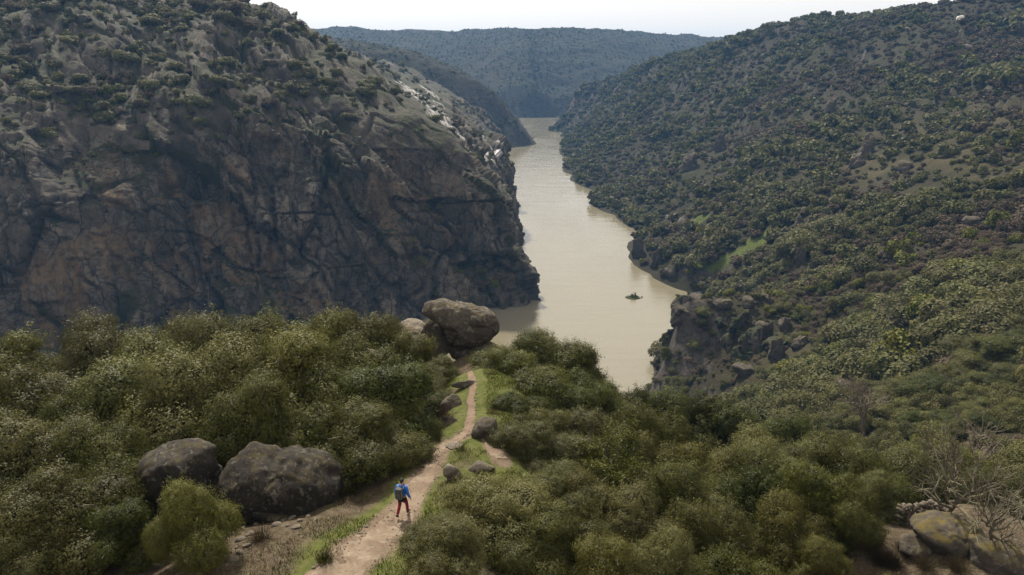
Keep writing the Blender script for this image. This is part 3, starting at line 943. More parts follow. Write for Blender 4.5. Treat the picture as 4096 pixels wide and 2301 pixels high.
def crown_tree(seed, nlobe, nclump, nleaf, leaf, spread=0.3, skirt=0.12, flat=0.78, droop=0.0):
    """round broad-leaved tree of unit size (crown radius 1, height about 1.6): returns trunk and crown arrays"""
    rg = np.random.default_rng(seed)
    nlobe += 2
    lobes = [(np.array([0, 0, 0.92]), 0.50)]
    for k in range(nlobe):
        a = k / nlobe * 2 * math.pi + rg.uniform(-0.3, 0.3)
        d = rg.uniform(0.48, 0.72)
        lobes.append((np.array([d * math.cos(a), d * math.sin(a), rg.uniform(0.35, 1.02)]), rg.uniform(0.27, 0.42)))
    for k in range(max(2, nlobe // 2)):
        a = rg.uniform(0, 2 * math.pi)
        d = rg.uniform(0.1, 0.4)
        lobes.append((np.array([d * math.cos(a), d * math.sin(a), rg.uniform(1.1, 1.42)]), rg.uniform(0.22, 0.34)))
    C, O, LT = [], [], []
    for c, r in lobes:
        m = int(nclump * r * r / sum(q[1] ** 2 for q in lobes) * 1.7)
        d = rand_dirs(m, rg, -0.75)
        p = c + d * r * rg.uniform(0.66, 1.05, (m, 1)) * np.array([1, 1, flat])
        keep = p[:, 2] > skirt
        for c2, r2 in lobes:
            keep &= (np.linalg.norm((p - c2) / np.array([1, 1, flat]), axis=1) > r2 * 0.72) | (c2 is c)
        C.append(p[keep]); O.append(d[keep])
        LT.append(np.full(keep.sum(), rg.random()))
    C, O, LT = np.concatenate(C), np.concatenate(O), np.concatenate(LT)
    # uneven outline: sprays that stick out
    stick = rg.random(len(C)) < 0.13
    C[stick] += O[stick] * rg.uniform(0.04, 0.13, (stick.sum(), 1)) + np.array([0, 0, 0.02])
    n = len(C)
    idx = np.repeat(np.arange(n), nleaf)
    cr = rg.uniform(0.026, 0.062, n)[idx][:, None]
    off = rg.normal(size=(len(idx), 3)) * cr * np.array([1, 1, 0.75])
    LC = C[idx] + off
    LC[:, 2] -= droop * np.abs(off).sum(1)
    LN = O[idx] * 0.8 + (off / cr) * 0.42 + rg.normal(size=(len(idx), 3)) * 0.18 + np.array([0, 0, 0.45])
    L = rg.uniform(0.7, 1.25, len(idx)) * leaf
    V, F = leaf_quads(LC, LN, L, L * rg.uniform(0.42, 0.62, len(idx)), rg)
    paths = []
    ns = rg.integers(2, 5)
    stems = []
    for k in range(ns):
        a = k / ns * 2 * math.pi + rg.uniform(-0.5, 0.5)
        b0 = np.array([0.05 * math.cos(a), 0.05 * math.sin(a), -0.06])
        b1 = np.array([0.22 * math.cos(a), 0.22 * math.sin(a), rg.uniform(0.4, 0.6)])
        paths.append((bent(b0, b1, 6, 0.015, rg), np.linspace(0.06, 0.04, 6)))
        stems.append(b1)
    for c, r in lobes:
        b = min(stems, key=lambda s: np.linalg.norm(s - c))
        paths.append((bent(b, c, 6, 0.025, rg), np.linspace(0.035, 0.016, 6)))
    for k in rg.choice(n, min(n, 150), replace=False):
        c = min(lobes, key=lambda q: np.linalg.norm(q[0] - C[k]))[0]
        paths.append((bent(c * 0.8 + C[k] * 0.2, C[k] + O[k] * (0.14 if rg.random() < 0.3 else 0.03), 5, 0.022, rg), np.linspace(0.010, 0.0032, 5)))
    tv, tf = tubes(paths, 5)
    TONES[len(V)] = np.repeat(np.clip(rg.random(n) * 0.45 + 0.55 * LT, 0, 1)[idx], 4)
    return tv, tf, V, F


def cone_tree(seed, nclump, nleaf, leaf):
    """feathery juniper of unit radius, pointed plumes"""
    rg = np.random.default_rng(seed)
    plumes = []
    for k in range(26):
        a = rg.uniform(0, 2 * math.pi)
        h = rg.uniform(0.15, 1.6)
        d = (1 - h / 2.3) * rg.uniform(0.35, 0.9)
        plumes.append((np.array([d * math.cos(a), d * math.sin(a), h]), np.array([math.cos(a) * 0.45, math.sin(a) * 0.45, 1.0]), rg.uniform(0.35, 0.6)))
    plumes.append((np.array([0, 0, 1.5]), np.array([0.1, 0, 1.0]), 0.7))
    C, O = [], []
    for c, d, l in plumes:
        m = nclump // len(plumes)
        t = rg.uniform(-0.4, 1, m)
        w = (1 - np.clip(t, 0, 1)) * 0.2 * l / 0.5 + 0.02
        o = rand_dirs(m, rg, -0.3)
        C.append(c + d[None] * (t * l)[:, None] + o * w[:, None])
        O.append(o)
    C, O = np.concatenate(C), np.concatenate(O)
    idx = np.repeat(np.arange(len(C)), nleaf)
    off = rg.normal(size=(len(idx), 3)) * 0.05
    V, F = leaf_quads(C[idx] + off, O[idx] + rg.normal(size=off.shape) * 0.6, rg.uniform(0.7, 1.3, len(idx)) * leaf, rg.uniform(0.25, 0.4, len(idx)) * leaf, rg)
    paths = [(bent(np.array([0, 0, -0.05]), np.array([0, 0, 1.9]), 8, 0.02, rg), np.linspace(0.06, 0.012, 8))]
    for c, d, l in plumes:
        paths.append((bent(np.array([0, 0, max(0.05, c[2] - 0.3)]), c, 4, 0.02, rg), np.linspace(0.025, 0.010, 4)))
    tv, tf = tubes(paths, 5)
    return tv, tf, V, F


def bare_tree(seed, levels=4, first=6, thick=0.030, twig=0.0032):
    """leafless tree of unit radius: forking limbs down to fine twigs, split in limbs and twigs"""
    rg = np.random.default_rng(seed)
    limbs, twigs = [], []
    tips = [(np.array([0, 0, -0.05]), np.array([rg.normal() * 0.1, rg.normal() * 0.1, 1.0]), thick, 0.45)]
    for lv in range(levels + 1):
        new = []
        for p, d, r, l in tips:
            d = d / np.linalg.norm(d)
            e = p + d * l
            (limbs if lv < levels - 1 else twigs).append((bent(p, e, 4, l * 0.045, rg), np.linspace(r, r * 0.6, 4)))
            kids = first if lv == 0 else int(rg.integers(3, 5))
            for k in range(kids):
                nd = d + rg.normal(size=3) * (0.75 if lv == 0 else 0.62) + np.array([0, 0, 0.10])
                t = rg.uniform(0.35, 1.0) if lv else rg.uniform(0.5, 1.0)
                new.append((p + d * l * t, nd, max(twig, r * 0.52), l * rg.uniform(0.58, 0.82)))
        tips = new
    lv_, lf_ = tubes(limbs, 5)
    tv_, tf_ = tubes(twigs, 3)
    return lv_, lf_, tv_, tf_


def bush_mesh(seed, n, leaf, lumps=7, squash=0.75):
    """far bush of unit radius: lumpy dome of leaf-clump faces over a few stems"""
    rg = np.random.default_rng(seed)
    C, O = [], []
    L = [(np.array([0, 0, 0.45]), 0.6)]
    for k in range(lumps):
        a = rg.uniform(0, 6.28)
        d = rg.uniform(0.3, 0.62)
        L.append((np.array([d * math.cos(a), d * math.sin(a), rg.uniform(0.25, 0.75)]), rg.uniform(0.26, 0.44)))
    for c, r in L:
        m = int(n / len(L))
        d = rand_dirs(m, rg, -0.5)
        C.append(c + d * r * rg.uniform(0.8, 1.08, (m, 1)) * np.array([1, 1, squash + 0.15])); O.append(d)
    C, O = np.concatenate(C), np.concatenate(O)
    k = C[:, 2] > -0.05
    C, O = C[k], O[k]
    V, F = leaf_quads(C, O + rg.normal(size=C.shape) * 0.45 + np.array([0, 0, 0.35]), rg.uniform(0.6, 1.3, len(C)) * leaf, rg.uniform(0.4, 0.8, len(C)) * leaf, rg)
    paths = []
    for q in range(4):
        c = L[q][0]
        paths.append((np.array([c * 0.15 * np.array([1, 1, 0]) + np.array([0, 0, -0.15]), c * 0.6, c]), np.array([0.06, 0.04, 0.02])))
    tv, tf = tubes(paths, 4)
    return tv, tf, V, F


def twig_bush(seed, n, length, thick, spread=0.9, z0=0.0):
    """brown heath or broom: fan of fine stems"""
    rg = np.random.default_rng(seed)
    paths = []
    for k in range(n):
        a = rg.uniform(0, 6.28)
        t = rg.uniform(0, spread)
        d = np.array([math.cos(a) * math.sin(t), math.sin(a) * math.sin(t), math.cos(t)])
        b = np.array([math.cos(a), math.sin(a), 0]) * rg.uniform(0, 0.28)
        l = length * rg.uniform(0.6, 1.05)
        e = b + d * l
        e[2] -= 0.18 * math.sin(t) * l
        m = (b + e) / 2 + np.array([0, 0, 0.07 * l]) + rg.normal(size=3) * 0.04
        paths.append((np.array([b + np.array([0, 0, z0]), m, e]), np.array([thick, thick * 0.8, thick * 0.4])))
    return tubes(paths, 3)


def leaf_mesh(name, V, F, mat):
    """foliage mesh with a light or dark tone for each clump"""
    k = F.shape[1]
    c = V[F].mean(1)
    t = np.clip(0.5 + 0.45 * fbm(c / max(0.05, np.ptp(c[:, 0]) * 0.08) + 5, 2, 3) + np.random.default_rng(len(V)).normal(0, 0.12, len(c)), 0, 1)
    tone = np.zeros(len(V))
    tone[F.ravel()] = np.repeat(t, k)
    return mesh_np(name, V, F, mat, {'tone': tone})


TREES = {}
def kind_tree(key, arrays, leafmat, barkmat='bark'):
    tv, tf, V, F = arrays
    tone = TONES.get(len(V))
    cm_ = leaf_mesh("crown", V, F, MT[leafmat]) if tone is None else mesh_np("crown", V, F, MT[leafmat], {'tone': tone})
    TREES[key] = (mesh_np("trunk", tv, tf, MT[barkmat], None, True), cm_, np.percentile(V[:, 2], 98.5), np.percentile(np.hypot(V[:, 0], V[:, 1]), 94))


_oakA = crown_tree(11, 6, 2100, 30, 0.0150)
_oakB = crown_tree(12, 5, 2000, 30, 0.0150, flat=0.95)
_oakC = crown_tree(13, 8, 2200, 30, 0.0140, flat=0.8)
_oakD = crown_tree(14, 7, 2000, 30, 0.0150, skirt=0.05)
kind_tree('oakA', _oakA, 'oak'); kind_tree('oakB', _oakB, 'oak'); kind_tree('greyA', _oakC, 'grey'); kind_tree('greyB', _oakD, 'grey')
kind_tree('darkA', crown_tree(15, 9, 1700, 26, 0.0190, skirt=0.02), 'dark')
kind_tree('darkB', crown_tree(16, 7, 1600, 26, 0.0190, skirt=0.02), 'dark')
kind_tree('oliveA', crown_tree(17, 6, 2000, 29, 0.0150, flat=1.0, skirt=0.02), 'olive')
kind_tree('juniper', cone_tree(18, 1500, 14, 0.026), 'juniper')
for key, sd_, bm_, a in (('bareA', 21, 'twig', (4, 6)), ('bareB', 22, 'twig', (4, 7)), ('lichen', 23, 'lichtwig', (4, 7))):
    l1, l2, t1, t2 = bare_tree(sd_, *a)
    TREES[key] = (mesh_np("trunk", l1, l2, MT[bm_], None, True), mesh_np("crown", t1, t2, MT[bm_]), t1[:, 2].max(), np.hypot(t1[:, 0], t1[:, 1]).max())
for key, sd_, m_ in (('bushA', 31, 'bushd'), ('bushB', 32, 'bushg'), ('bushC', 33, 'bushd'), ('bushG', 34, 'bushg'), ('scrub', 35, 'bushb'), ('bright', 36, 'bushy'), ('blossom', 37, 'blossom')):
    kind_tree(key, bush_mesh(sd_, 2200, 0.062, 8), m_)


def plant(name, label, cat, key, x, y, rx, h, rz=0.0, group=None, z=None, lean=0.0, ry=None):
    """one tree or bush: an empty at its foot, trunk and crown below it"""
    tr, cr, ht, rad = TREES[key]
    if z is None:
        z = gz(x, y) - 0.05
    o = thing(name, label, cat, (x, y, z), rz, group, (rx / rad, (ry or rx) / rad, h / ht))
    o.rotation_euler = (lean, 0, rz)
    link("trunk", tr, o)
    link("crown", cr, o)
    return o


# near trees: crown centre and top in the picture (2576 wide), crown width there, world depth, kind, label
K = 1024 / 2576
NEAR = [
    (40, 885, 300, 47, 'oakA', "olive-green oak at the left edge below the orange cliff foot"),
    (215, 850, 300, 46, 'greyA', "grey-green oak between the left edge and the tall oak group"),
    (330, 815, 260, 45, 'oakB', "rounded oak left of the yellowish crown on top of the left grove"),
    (475, 785, 260, 49, 'oliveA', "yellowish oak whose crown is the highest point of the left grove"),
    (400, 840, 320, 41, 'greyB', "silvery oak in front of the yellowish highest crown"),
    (585, 812, 320, 43, 'greyA', "broad silvery oak right of the highest crown in the left grove"),
    (690, 800, 280, 45, 'oakB', "oak with bright top edge against the dark cliff, middle of left grove"),
    (800, 815, 260, 50, 'oliveA', "olive crown on the skyline of the grove left of the pale rock"),
    (890, 812, 240, 52, 'oakA', "small oak behind the pale rock slab in the left grove"),
    (965, 830, 200, 52, 'oliveA', "yellow-green oak just left of the slab beside the perched boulder"),
    (80, 960, 360, 37, 'oakA', "dark green oak at the left edge, second row from the cliff"),
    (290, 930, 360, 37, 'greyB', "big grey oak above the mossy boulder pair, left of centre grove"),
    (500, 900, 400, 36, 'greyA', "widest silver-grey oak in the middle of the left grove"),
    (735, 880, 380, 36, 'oakA', "large oak hanging over the big lichen boulder"),
    (640, 985, 300, 30.5, 'oakB', "shaded oak directly behind the big lichen boulder"),
    (400, 1000, 280, 35, 'oakA', "low oak behind the smaller mossy boulder"),
    (905, 885, 280, 40, 'oakB', "tall oak at the right side of the left grove, behind the trailside oak"),
    (965, 935, 300, 35, 'darkA', "dark trailside oak left of the path junction"),
    (915, 1040, 270, 30.5, 'oakA', "low dark oak beside the path, right of the lichen boulder"),
    (1030, 855, 170, 51, 'oakA', "oak standing left of the perched boulder's foot"),
    (1105, 912, 140, 47, 'oakB', "oak at the left side of the narrow upper path"),
    (1035, 950, 160, 43, 'greyB', "slim grey oak overhanging the upper path from the left"),
    (60, 1085, 360, 27, 'greyB', "pale grey oak mass in the lower left corner, upper part"),
    (230, 1100, 300, 27, 'oakB', "oak with pale twigs left of the mossy boulder"),
    (110, 1230, 340, 22.5, 'oakA', "dark oak filling the bottom left corner"),
    (290, 1290, 180, 22, 'darkB', "dark low bush left of the lone round bush"),
    (462, 1190, 205, 21.5, 'oliveA', "lone egg-shaped yellow-green bush in front of the lichen boulder"),
    (1275, 886, 190, 48, 'oakA', "oak just right of the perched boulder above the upper path"),
    (1350, 850, 220, 52, 'oakB', "oak right of the perched boulder with crown against the river"),
    (1450, 890, 210, 51, 'oakA', "oak with rounded shoulder against the river, right of the boulder"),
    (1490, 960, 180, 47, 'darkA', "shaded oak below the rounded shoulder by the river gap"),
    (1340, 945, 230, 42.5, 'darkB', "shaded oak above the brown heath clump"),
    (1590, 955, 170, 62, 'darkA', "first dark oak of the row under the river, from the left"),
    (1680, 942, 190, 63, 'darkB', "second dark oak of the row under the river, from the left"),
    (1780, 950, 190, 62, 'darkA', "third dark oak of the row, below the small crag tree"),
    (1880, 965, 200, 60, 'darkB', "fourth dark oak of the row, below the rock pillar"),
    (1985, 985, 210, 58, 'darkA', "fifth dark oak of the row, right of the rock pillar"),
    (2085, 1010, 200, 55, 'darkB', "sixth dark oak of the row, behind the large grey oak"),
    (2170, 1045, 180, 52, 'oakA', "last and lowest oak at the right end of the dark row"),
    (1335, 1080, 195, 32, 'greyA', "round grey bush right of the fork of the path"),
    (1490, 1050, 230, 38, 'greyB', "silvery oak behind the juniper"),
    (1610, 1020, 230, 42, 'oakB', "green oak in the centre of the right-hand grove"),
    (1730, 1050, 230, 39, 'oakA', "brownish green oak left of the large grey oak"),
    (1530, 1105, 230, 32, 'juniper', "yellow-green feathery juniper in the right-hand grove"),
    (1930, 1015, 250, 44, 'greyA', "large grey oak in front of the dark row, left half"),
    (2050, 1035, 240, 42, 'greyB', "large grey oak in front of the dark row, right half"),
    (1800, 1120, 230, 34, 'oakB', "olive oak below the large grey oak"),
    (1900, 1165, 240, 31, 'darkA', "deep green oak in the shade right of centre"),
    (1690, 1170, 260, 30, 'oakA', "oak right of the juniper"),
    (1990, 1215, 210, 29, 'oliveA', "light green oak with bright edge beside the stone wall thicket"),
    (1270, 1225, 320, 24.5, 'greyA', "wide grey bush bottom centre, nearest to the grassy verge"),
    (1110, 1330, 200, 21, 'greyB', "low grey bush at the bottom edge by the path"),
    (1450, 1290, 260, 23.5, 'oakB', "olive bush at the bottom edge below the juniper"),
    (1590, 1270, 240, 25, 'greyB', "grey bush with pale lichen twigs below the juniper"),
    (1760, 1250, 250, 26.5, 'oakB', "olive oak in the lower right grove left of the dark gap"),
    (1650, 1370, 240, 21.5, 'greyA', "grey bush at the bottom edge, lower right of centre"),
    (1850, 1340, 240, 22.5, 'darkB', "dark bush at the bottom edge in the deep shade"),
    (1980, 1360, 180, 22.5, 'greyB', "small grey bush at the bottom edge near the light green oak"),
    (2095, 1275, 170, 26.5, 'oliveA', "bright olive bush left of the mossy rock slab"),
    (2215, 1205, 140, 33, 'greyA', "thin grey bush left of the dry stone wall"),
    (2330, 1400, 200, 21, 'oakB', "olive bush below the mossy slab at the bottom edge"),
    (2520, 1410, 160, 21.5, 'oliveA', "yellowish bush in the bottom right corner"),
    (2290, 1110, 260, 42, 'greyB', "grey-green oak above the dry stone wall"),
    (2420, 1035, 260, 52, 'oakA', "round oak at the right above the lichen tree"),
    (2540, 1075, 220, 46, 'greyA', "grey oak at the right edge behind the lichen tree"),
    (2190, 1150, 180, 37, 'darkB', "dark low bush above the pale rock ledge"),
    (830, 960, 280, 34, 'oakB', "olive oak over the right shoulder of the lichen boulder"),
    (1000, 1020, 190, 34, 'oakA', "oak branch mass reaching towards the path fork from the left"),
    (1410, 985, 240, 42, 'darkA', "shaded oak in the hollow right of the brown heath"),
    (1085, 985, 130, 41, 'darkA', "dark shrub crowding the left side of the upper path"),
    (1065, 1050, 110, 37, 'oakA', "low oak shrub above the grey stone at the path fork"),
    (1290, 1000, 160, 39, 'darkB', "dark shrub on the shaded bank right of the upper path"),
    (1370, 1040, 170, 36, 'oakA', "oak shrub behind the round grey bush by the fork"),
    (1570, 1075, 230, 36, 'oakA', "oak crown directly behind the juniper top"),
    (1430, 1120, 190, 32, 'greyB', "grey bush between the round grey bush and the juniper"),
    (1650, 1110, 220, 34, 'greyA', "pale oak right behind the juniper"),
    (1390, 1190, 200, 28, 'greyA', "grey bush in front of the round grey bush by the fork"),
    (1480, 1215, 230, 27, 'oakA', "olive bush at the juniper's left foot"),
    (1790, 1185, 220, 30, 'greyB', "lichen-pale oak in the middle of the lower right grove"),
    (1850, 1085, 230, 38, 'oakB', "green oak under the left half of the large grey oak"),
    (1960, 1110, 230, 36, 'greyA', "grey oak under the right half of the large grey oak"),
    (2100, 1135, 240, 36, 'oakA', "olive oak left of the pale rock ledge"),
    (2070, 1195, 220, 31, 'darkA', "dark oak left of the stone wall"),
    (2150, 1215, 160, 30, 'oakB', "olive bush touching the stone wall's left end"),
    (1375, 1310, 240, 22.5, 'oakA', "olive bush at the bottom edge, centre right of the grassy verge"),
    (1530, 1385, 220, 20.8, 'oakA', "dark olive bush at the bottom edge below the juniper, lowest one"),
    (30, 1330, 220, 21, 'greyA', "grey bush at the very bottom left corner"),
    (170, 1010, 260, 34, 'oakA', "olive oak left behind the mossy boulder"),
    (560, 1075, 200, 30.5, 'darkB', "dark bush filling the gap behind the two boulders"),
    (2440, 1085, 300, 31, 'lichen', "bare oak with pale lichen twigs at the right above the stone wall"),
    (2270, 1375, 150, 23.5, 'oakA', "small olive bush left of the broken grey rock by the slab"),
    (2440, 1415, 150, 22, 'greyB', "small grey bush at the bottom edge below the mossy slab"),
    (2545, 1180, 240, 28, 'lichen', "second lichen-grey bare oak at the right edge"),
    (2220, 880, 190, 118, 'bareA', "leafless tree with spreading fan of branches right of the rock pillar"),
    (2500, 945, 200, 85, 'bareB', "leafless brown tree at the right edge above the grey oaks"),
]
NEARXY = []
rr_ = random.Random(5)
for i, (cx, ytop, wid, d, key, lab) in enumerate(NEAR):
    p = at(cx * K, ytop * K, d)
    g = gz(p[0], d)
    f = project(np.array([p[0], d, p[2]]))[2]
    r = 0.5 * wid * K * float(f) / FPX
    r *= 0.99
    h = (p[2] - g) * 1.07 + 0.05
    h = min(max(h, 1.45 * r), 2.3 * r)
    g = g if h < (p[2] - g) * 1.07 + 0.1 else p[2] - h / 1.07
    NEARXY.append((p[0], d, r))
    nm = 'juniper_tree' if key == 'juniper' else 'bare_tree' if key in ('bareA', 'bareB', 'lichen') else 'oak_bush' if h < 2.6 else 'oak_tree'
    plant(nm, lab, 'bush' if nm == 'oak_bush' else 'tree', key, p[0], d, r * 1.12, h, rr_.uniform(0, 6.28), None, g - 0.05)


# ------------------------------------------------------------------ scattered scrub
def stuff_instances(name, label, pts, rz, sc, src_mesh):
    """one object that scatters a mesh over points"""
    me = bpy.data.meshes.new(name)
    me.vertices.add(len(pts))
    me.vertices.foreach_set("co", np.ascontiguousarray(pts, dtype=np.float32).ravel())
    a = me.attributes.new("rot", 'FLOAT_VECTOR', 'POINT')
    r = np.zeros((len(pts), 3), dtype=np.float32)
    r[:, 2] = rz
    a.data.foreach_set("vector", r.ravel())
    a = me.attributes.new("sc", 'FLOAT_VECTOR', 'POINT')
    a.data.foreach_set("vector", np.ascontiguousarray(sc, dtype=np.float32).ravel())
    me.update()
    o = link(name, me)
    src = bpy.data.objects.new("plant_model", src_mesh)
    ng = bpy.data.node_groups.new(name + "_scatter", 'GeometryNodeTree')
    ng.interface.new_socket("Geometry", in_out='INPUT', socket_type='NodeSocketGeometry')
    ng.interface.new_socket("Geometry", in_out='OUTPUT', socket_type='NodeSocketGeometry')
    gi, go = ng.nodes.new("NodeGroupInput"), ng.nodes.new("NodeGroupOutput")
    io = ng.nodes.new("GeometryNodeInstanceOnPoints")
    ob = ng.nodes.new("GeometryNodeObjectInfo")
    ob.inputs[0].default_value = src
    ob.inputs['As Instance'].default_value = True
    ra, sa_ = ng.nodes.new("GeometryNodeInputNamedAttribute"), ng.nodes.new("GeometryNodeInputNamedAttribute")
    ra.data_type = sa_.data_type = 'FLOAT_VECTOR'
    ra.inputs[0].default_value, sa_.inputs[0].default_value = "rot", "sc"
    L = ng.links.new
    L(gi.outputs[0], io.inputs['Points'])
    L(ob.outputs['Geometry'], io.inputs['Instance'])
    L(ra.outputs[0], io.inputs['Rotation'])
    L(sa_.outputs[0], io.inputs['Scale'])
    L(io.outputs[0], go.inputs[0])
    md = o.modifiers.new("scatter", 'NODES')
    md.node_group = ng
    return tag(o, label, "bushes", None, "stuff")


def far_bush(seed, mat):
    tv, tf, V, F = bush_mesh(seed, 150, 0.24, 5)
    return leaf_mesh("far_crown", V, F, MT[mat])


FINE = {k: leaf_mesh("fine_crown", *bush_mesh(sd_, 3600, 0.050, 9)[2:], MT[k]) for k, sd_ in (('bushd', 61), ('bushg', 62), ('bushb', 63), ('bushy', 64))}
FARB = {'bushd': far_bush(51, 'bushd'), 'bushg': far_bush(52, 'bushg'), 'bushb': far_bush(53, 'bushb'), 'bushy': far_bush(54, 'bushy')}
MIDB = {k: leaf_mesh("mid_crown", *bush_mesh(sd_, 620, 0.12)[2:], MT[k]) for k, sd_ in (('bushd', 31), ('bushg', 32), ('bushb', 35), ('bushy', 36))}
BUSHKEY = {'bushd': ('bushA', 'bushC'), 'bushg': ('bushB', 'bushG'), 'bushb': ('scrub',), 'bushy': ('bright',)}
TONE = {'bushd': 'dark green', 'bushg': 'grey-green', 'bushb': 'leafless brown', 'bushy': 'bright yellow-green'}
KINDS = ['bushd', 'bushg', 'bushb', 'bushy']

OUTC = [
    (681, 318, 299, 4.0, 0, "overhanging rock head on top of the crag above the river"), (776, 357, 232, 4.0, 2, "tall pale rock pillar right of the crag"), (785, 327, 262, 3.0, 0, "angular rock above the pillar"),
    (762, 330, 268, 2.6, 1, "pale rock rib left of the angular rock"), (745, 372, 250, 3.0, 3, "pale broken ledge above the dark oak row"), (800, 345, 235, 2.6, 0, "dark rock block right of the pillar"),
    (848, 388, 150, 2.6, 3, "grey rock bank left of the leafless tree"), (748, 305, 298, 2.8, 1, "rock knob on the crest right of the crag"), (765, 300, 302, 2.6, 0, "pointed rock on the brown crest"),
    (722, 306, 300, 2.8, 3, "rounded rock at the left end of the brown crest"), (638, 254, 528, 7, 2, "rock headland with rust streaks by the river bank"), (655, 264, 503, 6, 2, "rock rib right of the headland by the river"),
    (672, 273, 482, 5, 0, "grey rock face over the river inlet"), (688, 170, 640, 9, 2, "tall grey crag in the middle of the right hillside"), (866, 152, 470, 6, 2, "grey rock buttress high on the right hillside, left one"),
    (856, 165, 450, 5.5, 0, "grey rock buttress below the high left one"), (905, 170, 420, 4, 1, "rounded rock rib right of the buttresses"), (800, 232, 390, 4.5, 2, "rock face above the right end of the green terraces"),
    (720, 150, 700, 8, 2, "shaded crag left of the middle hillside crag"), (800, 260, 352, 4, 2, "reddish rock face below the terraces"), (930, 350, 195, 2.4, 3, "dark layered rock at the right above the hollow"),
    (970, 225, 280, 2.8, 1, "rock ledge near the right edge"), (830, 110, 640, 6, 2, "rock band under the bare wood on the hillside"), (585, 130, 1290, 12, 2, "river cliff on the right bank near the far bend"),
    (960, 19, 700, 3.4, 0, "white rounded rock near the skyline at the right"),
]
OUTPOS = []
for u, v, d, s_, m, lab in OUTC:
    p = seen(u, v + 1, 110)
    OUTPOS.append((p[0], p[1], s_ * 1.15 * p[1] / d))
# candidates on the right hillside
N = 78000
rad = np.sqrt(rng.uniform(72 ** 2, 1680 ** 2, N))
rad = np.concatenate([rad, np.sqrt(rng.uniform(66 ** 2, 430 ** 2, 12000))])
ang = np.radians(rng.uniform(2.0, 43, len(rad)))
X, Y = rad * np.sin(ang), rad * np.cos(ang)
Z = ground_h(X, Y)
P2 = np.stack([X, Y, 0 * X], -1)
cl = fbm(P2 / 48, 3, 201)
keep = (Z > 1.2) & (rng.random(len(X)) < 0.5 + 0.5 * sstep(-0.35, 0.35, cl))
eps = 2.0
sl_ = np.hypot(ground_h(X + eps, Y) - Z, ground_h(X, Y + eps) - Z) / eps
keep &= rng.random(len(X)) > sstep(1.3, 2.4, sl_)
for c, w in zip(FIELDS, FIELDW):
    keep &= np.hypot((X - c[0]) / w[0], (Y - c[1] + 3.0) / (w[1] * 1.35) + 0.5 * (X - c[0]) / w[0]) + 0.15 * cl > 1.1
dryz = np.exp(-((X - 300) / 80) ** 2 - ((Y - 430) / 90) ** 2)
keep &= rng.random(len(X)) > 0.6 * dryz
keep &= ~((Y < 64) & (X < 45)) & ~((Y < 160) & (X < 0.42 * Y))
for ox, oy, os_ in OUTPOS + [(*seen(u_, v_ + 3, 200)[:2], 6.0) for u_, v_ in ((682, 222), (700, 229), (668, 217))]:
    keep &= np.hypot(X - ox, (Y - oy + 0.7 * os_) / 1.5) > os_ * 1.15
X, Y, Z, cl, rad = X[keep], Y[keep], Z[keep], cl[keep], rad[keep]
n = len(X)
size = np.clip(np.exp(rng.normal(0.72, 0.60, n)), 0.6, 7.5) * (1 + 0.35 * sstep(0.0, 0.5, cl))
size = np.minimum(size, np.where(rad < 160, 3.0, 9.0))
ht = size * rng.uniform(0.85, 1.35, n)
rz = rng.uniform(0, 6.28, n)
kn = fbm(np.stack([X / 70, Y / 70, 0 * X], -1), 3, 207) + rng.normal(0, 0.28, n)
brown = 0.05 + 0.55 * sstep(95, 150, Z) + 0.9 * np.exp(-((X - 185) / 55) ** 2 - ((Y - 265) / 55) ** 2) + 0.5 * np.exp(-((X - 105) / 30) ** 2 - ((Y - 290) / 40) ** 2)
kind = np.where(kn < -0.20, 0, np.where(kn < 0.12 - brown, 1, 2))
kind = np.where(rng.random(n) < 0.035, 3, kind)
kind = np.where((rng.random(n) < 0.35) & (kind == 2) & (Z < 60), 0, kind)
hw = np.exp(-((X - 112) / 42) ** 2 - ((Y - 283) / 42) ** 2)
kind = np.where(rng.random(n) < 0.8 * hw, np.where(rng.random(n) < 0.15, 3, 2), kind)
size = size * (1 - 0.55 * hw)
ht = ht * (1 - 0.6 * hw)
size = np.where(kind == 2, size * 0.75, size)
ht = np.where(kind == 2, ht * 0.6, ht)
px, py, pf_ = project(np.stack([X, Y, Z + ht * 0.6], -1))
lim = np.interp(px, [520, 560, 610, 660, 700, 800, 886, 1024], [330, 340, 385, 372, 374, 388, 425, 430])
vis = (px > 530) & (px < 1030) & (py > -5) & (py < lim)
score = np.where(vis, size / rad, 0)
order = np.argsort(-score)
ORD = ("first second third fourth fifth sixth seventh eighth ninth tenth eleventh twelfth thirteenth fourteenth fifteenth sixteenth seventeenth eighteenth nineteenth twentieth "
       "twenty-first twenty-second twenty-third twenty-fourth twenty-fifth twenty-sixth twenty-seventh twenty-eighth twenty-ninth thirtieth thirty-first thirty-second").split()


def counted_labels(idx, u, v, words):
    """labels that count the bushes of one look and one place from the left: {index: label}"""
    groups = {}
    for i in idx:
        look, zone = words[i]
        groups.setdefault((look, zone), []).append(i)
    out = {}
    for (look, zone), mem in groups.items():
        mem.sort(key=lambda i: v[i])
        parts = max(1, math.ceil(len(mem) / 14))
        rows = {1: [""], 2: ["upper half of ", "lower half of "], 3: ["upper third of ", "middle third of ", "lower third of "]}.get(parts) or [f"row {ORD[k]} down, " for k in range(parts)]
        for k in range(parts):
            row = sorted(mem[k * len(mem) // parts:(k + 1) * len(mem) // parts], key=lambda i: u[i])
            for j, i in enumerate(row):
                out[i] = f"{ORD[j]} {look} from left, {rows[k]}{zone}" if len(row) > 1 else f"{look}, {rows[k]}{zone}"
    return out


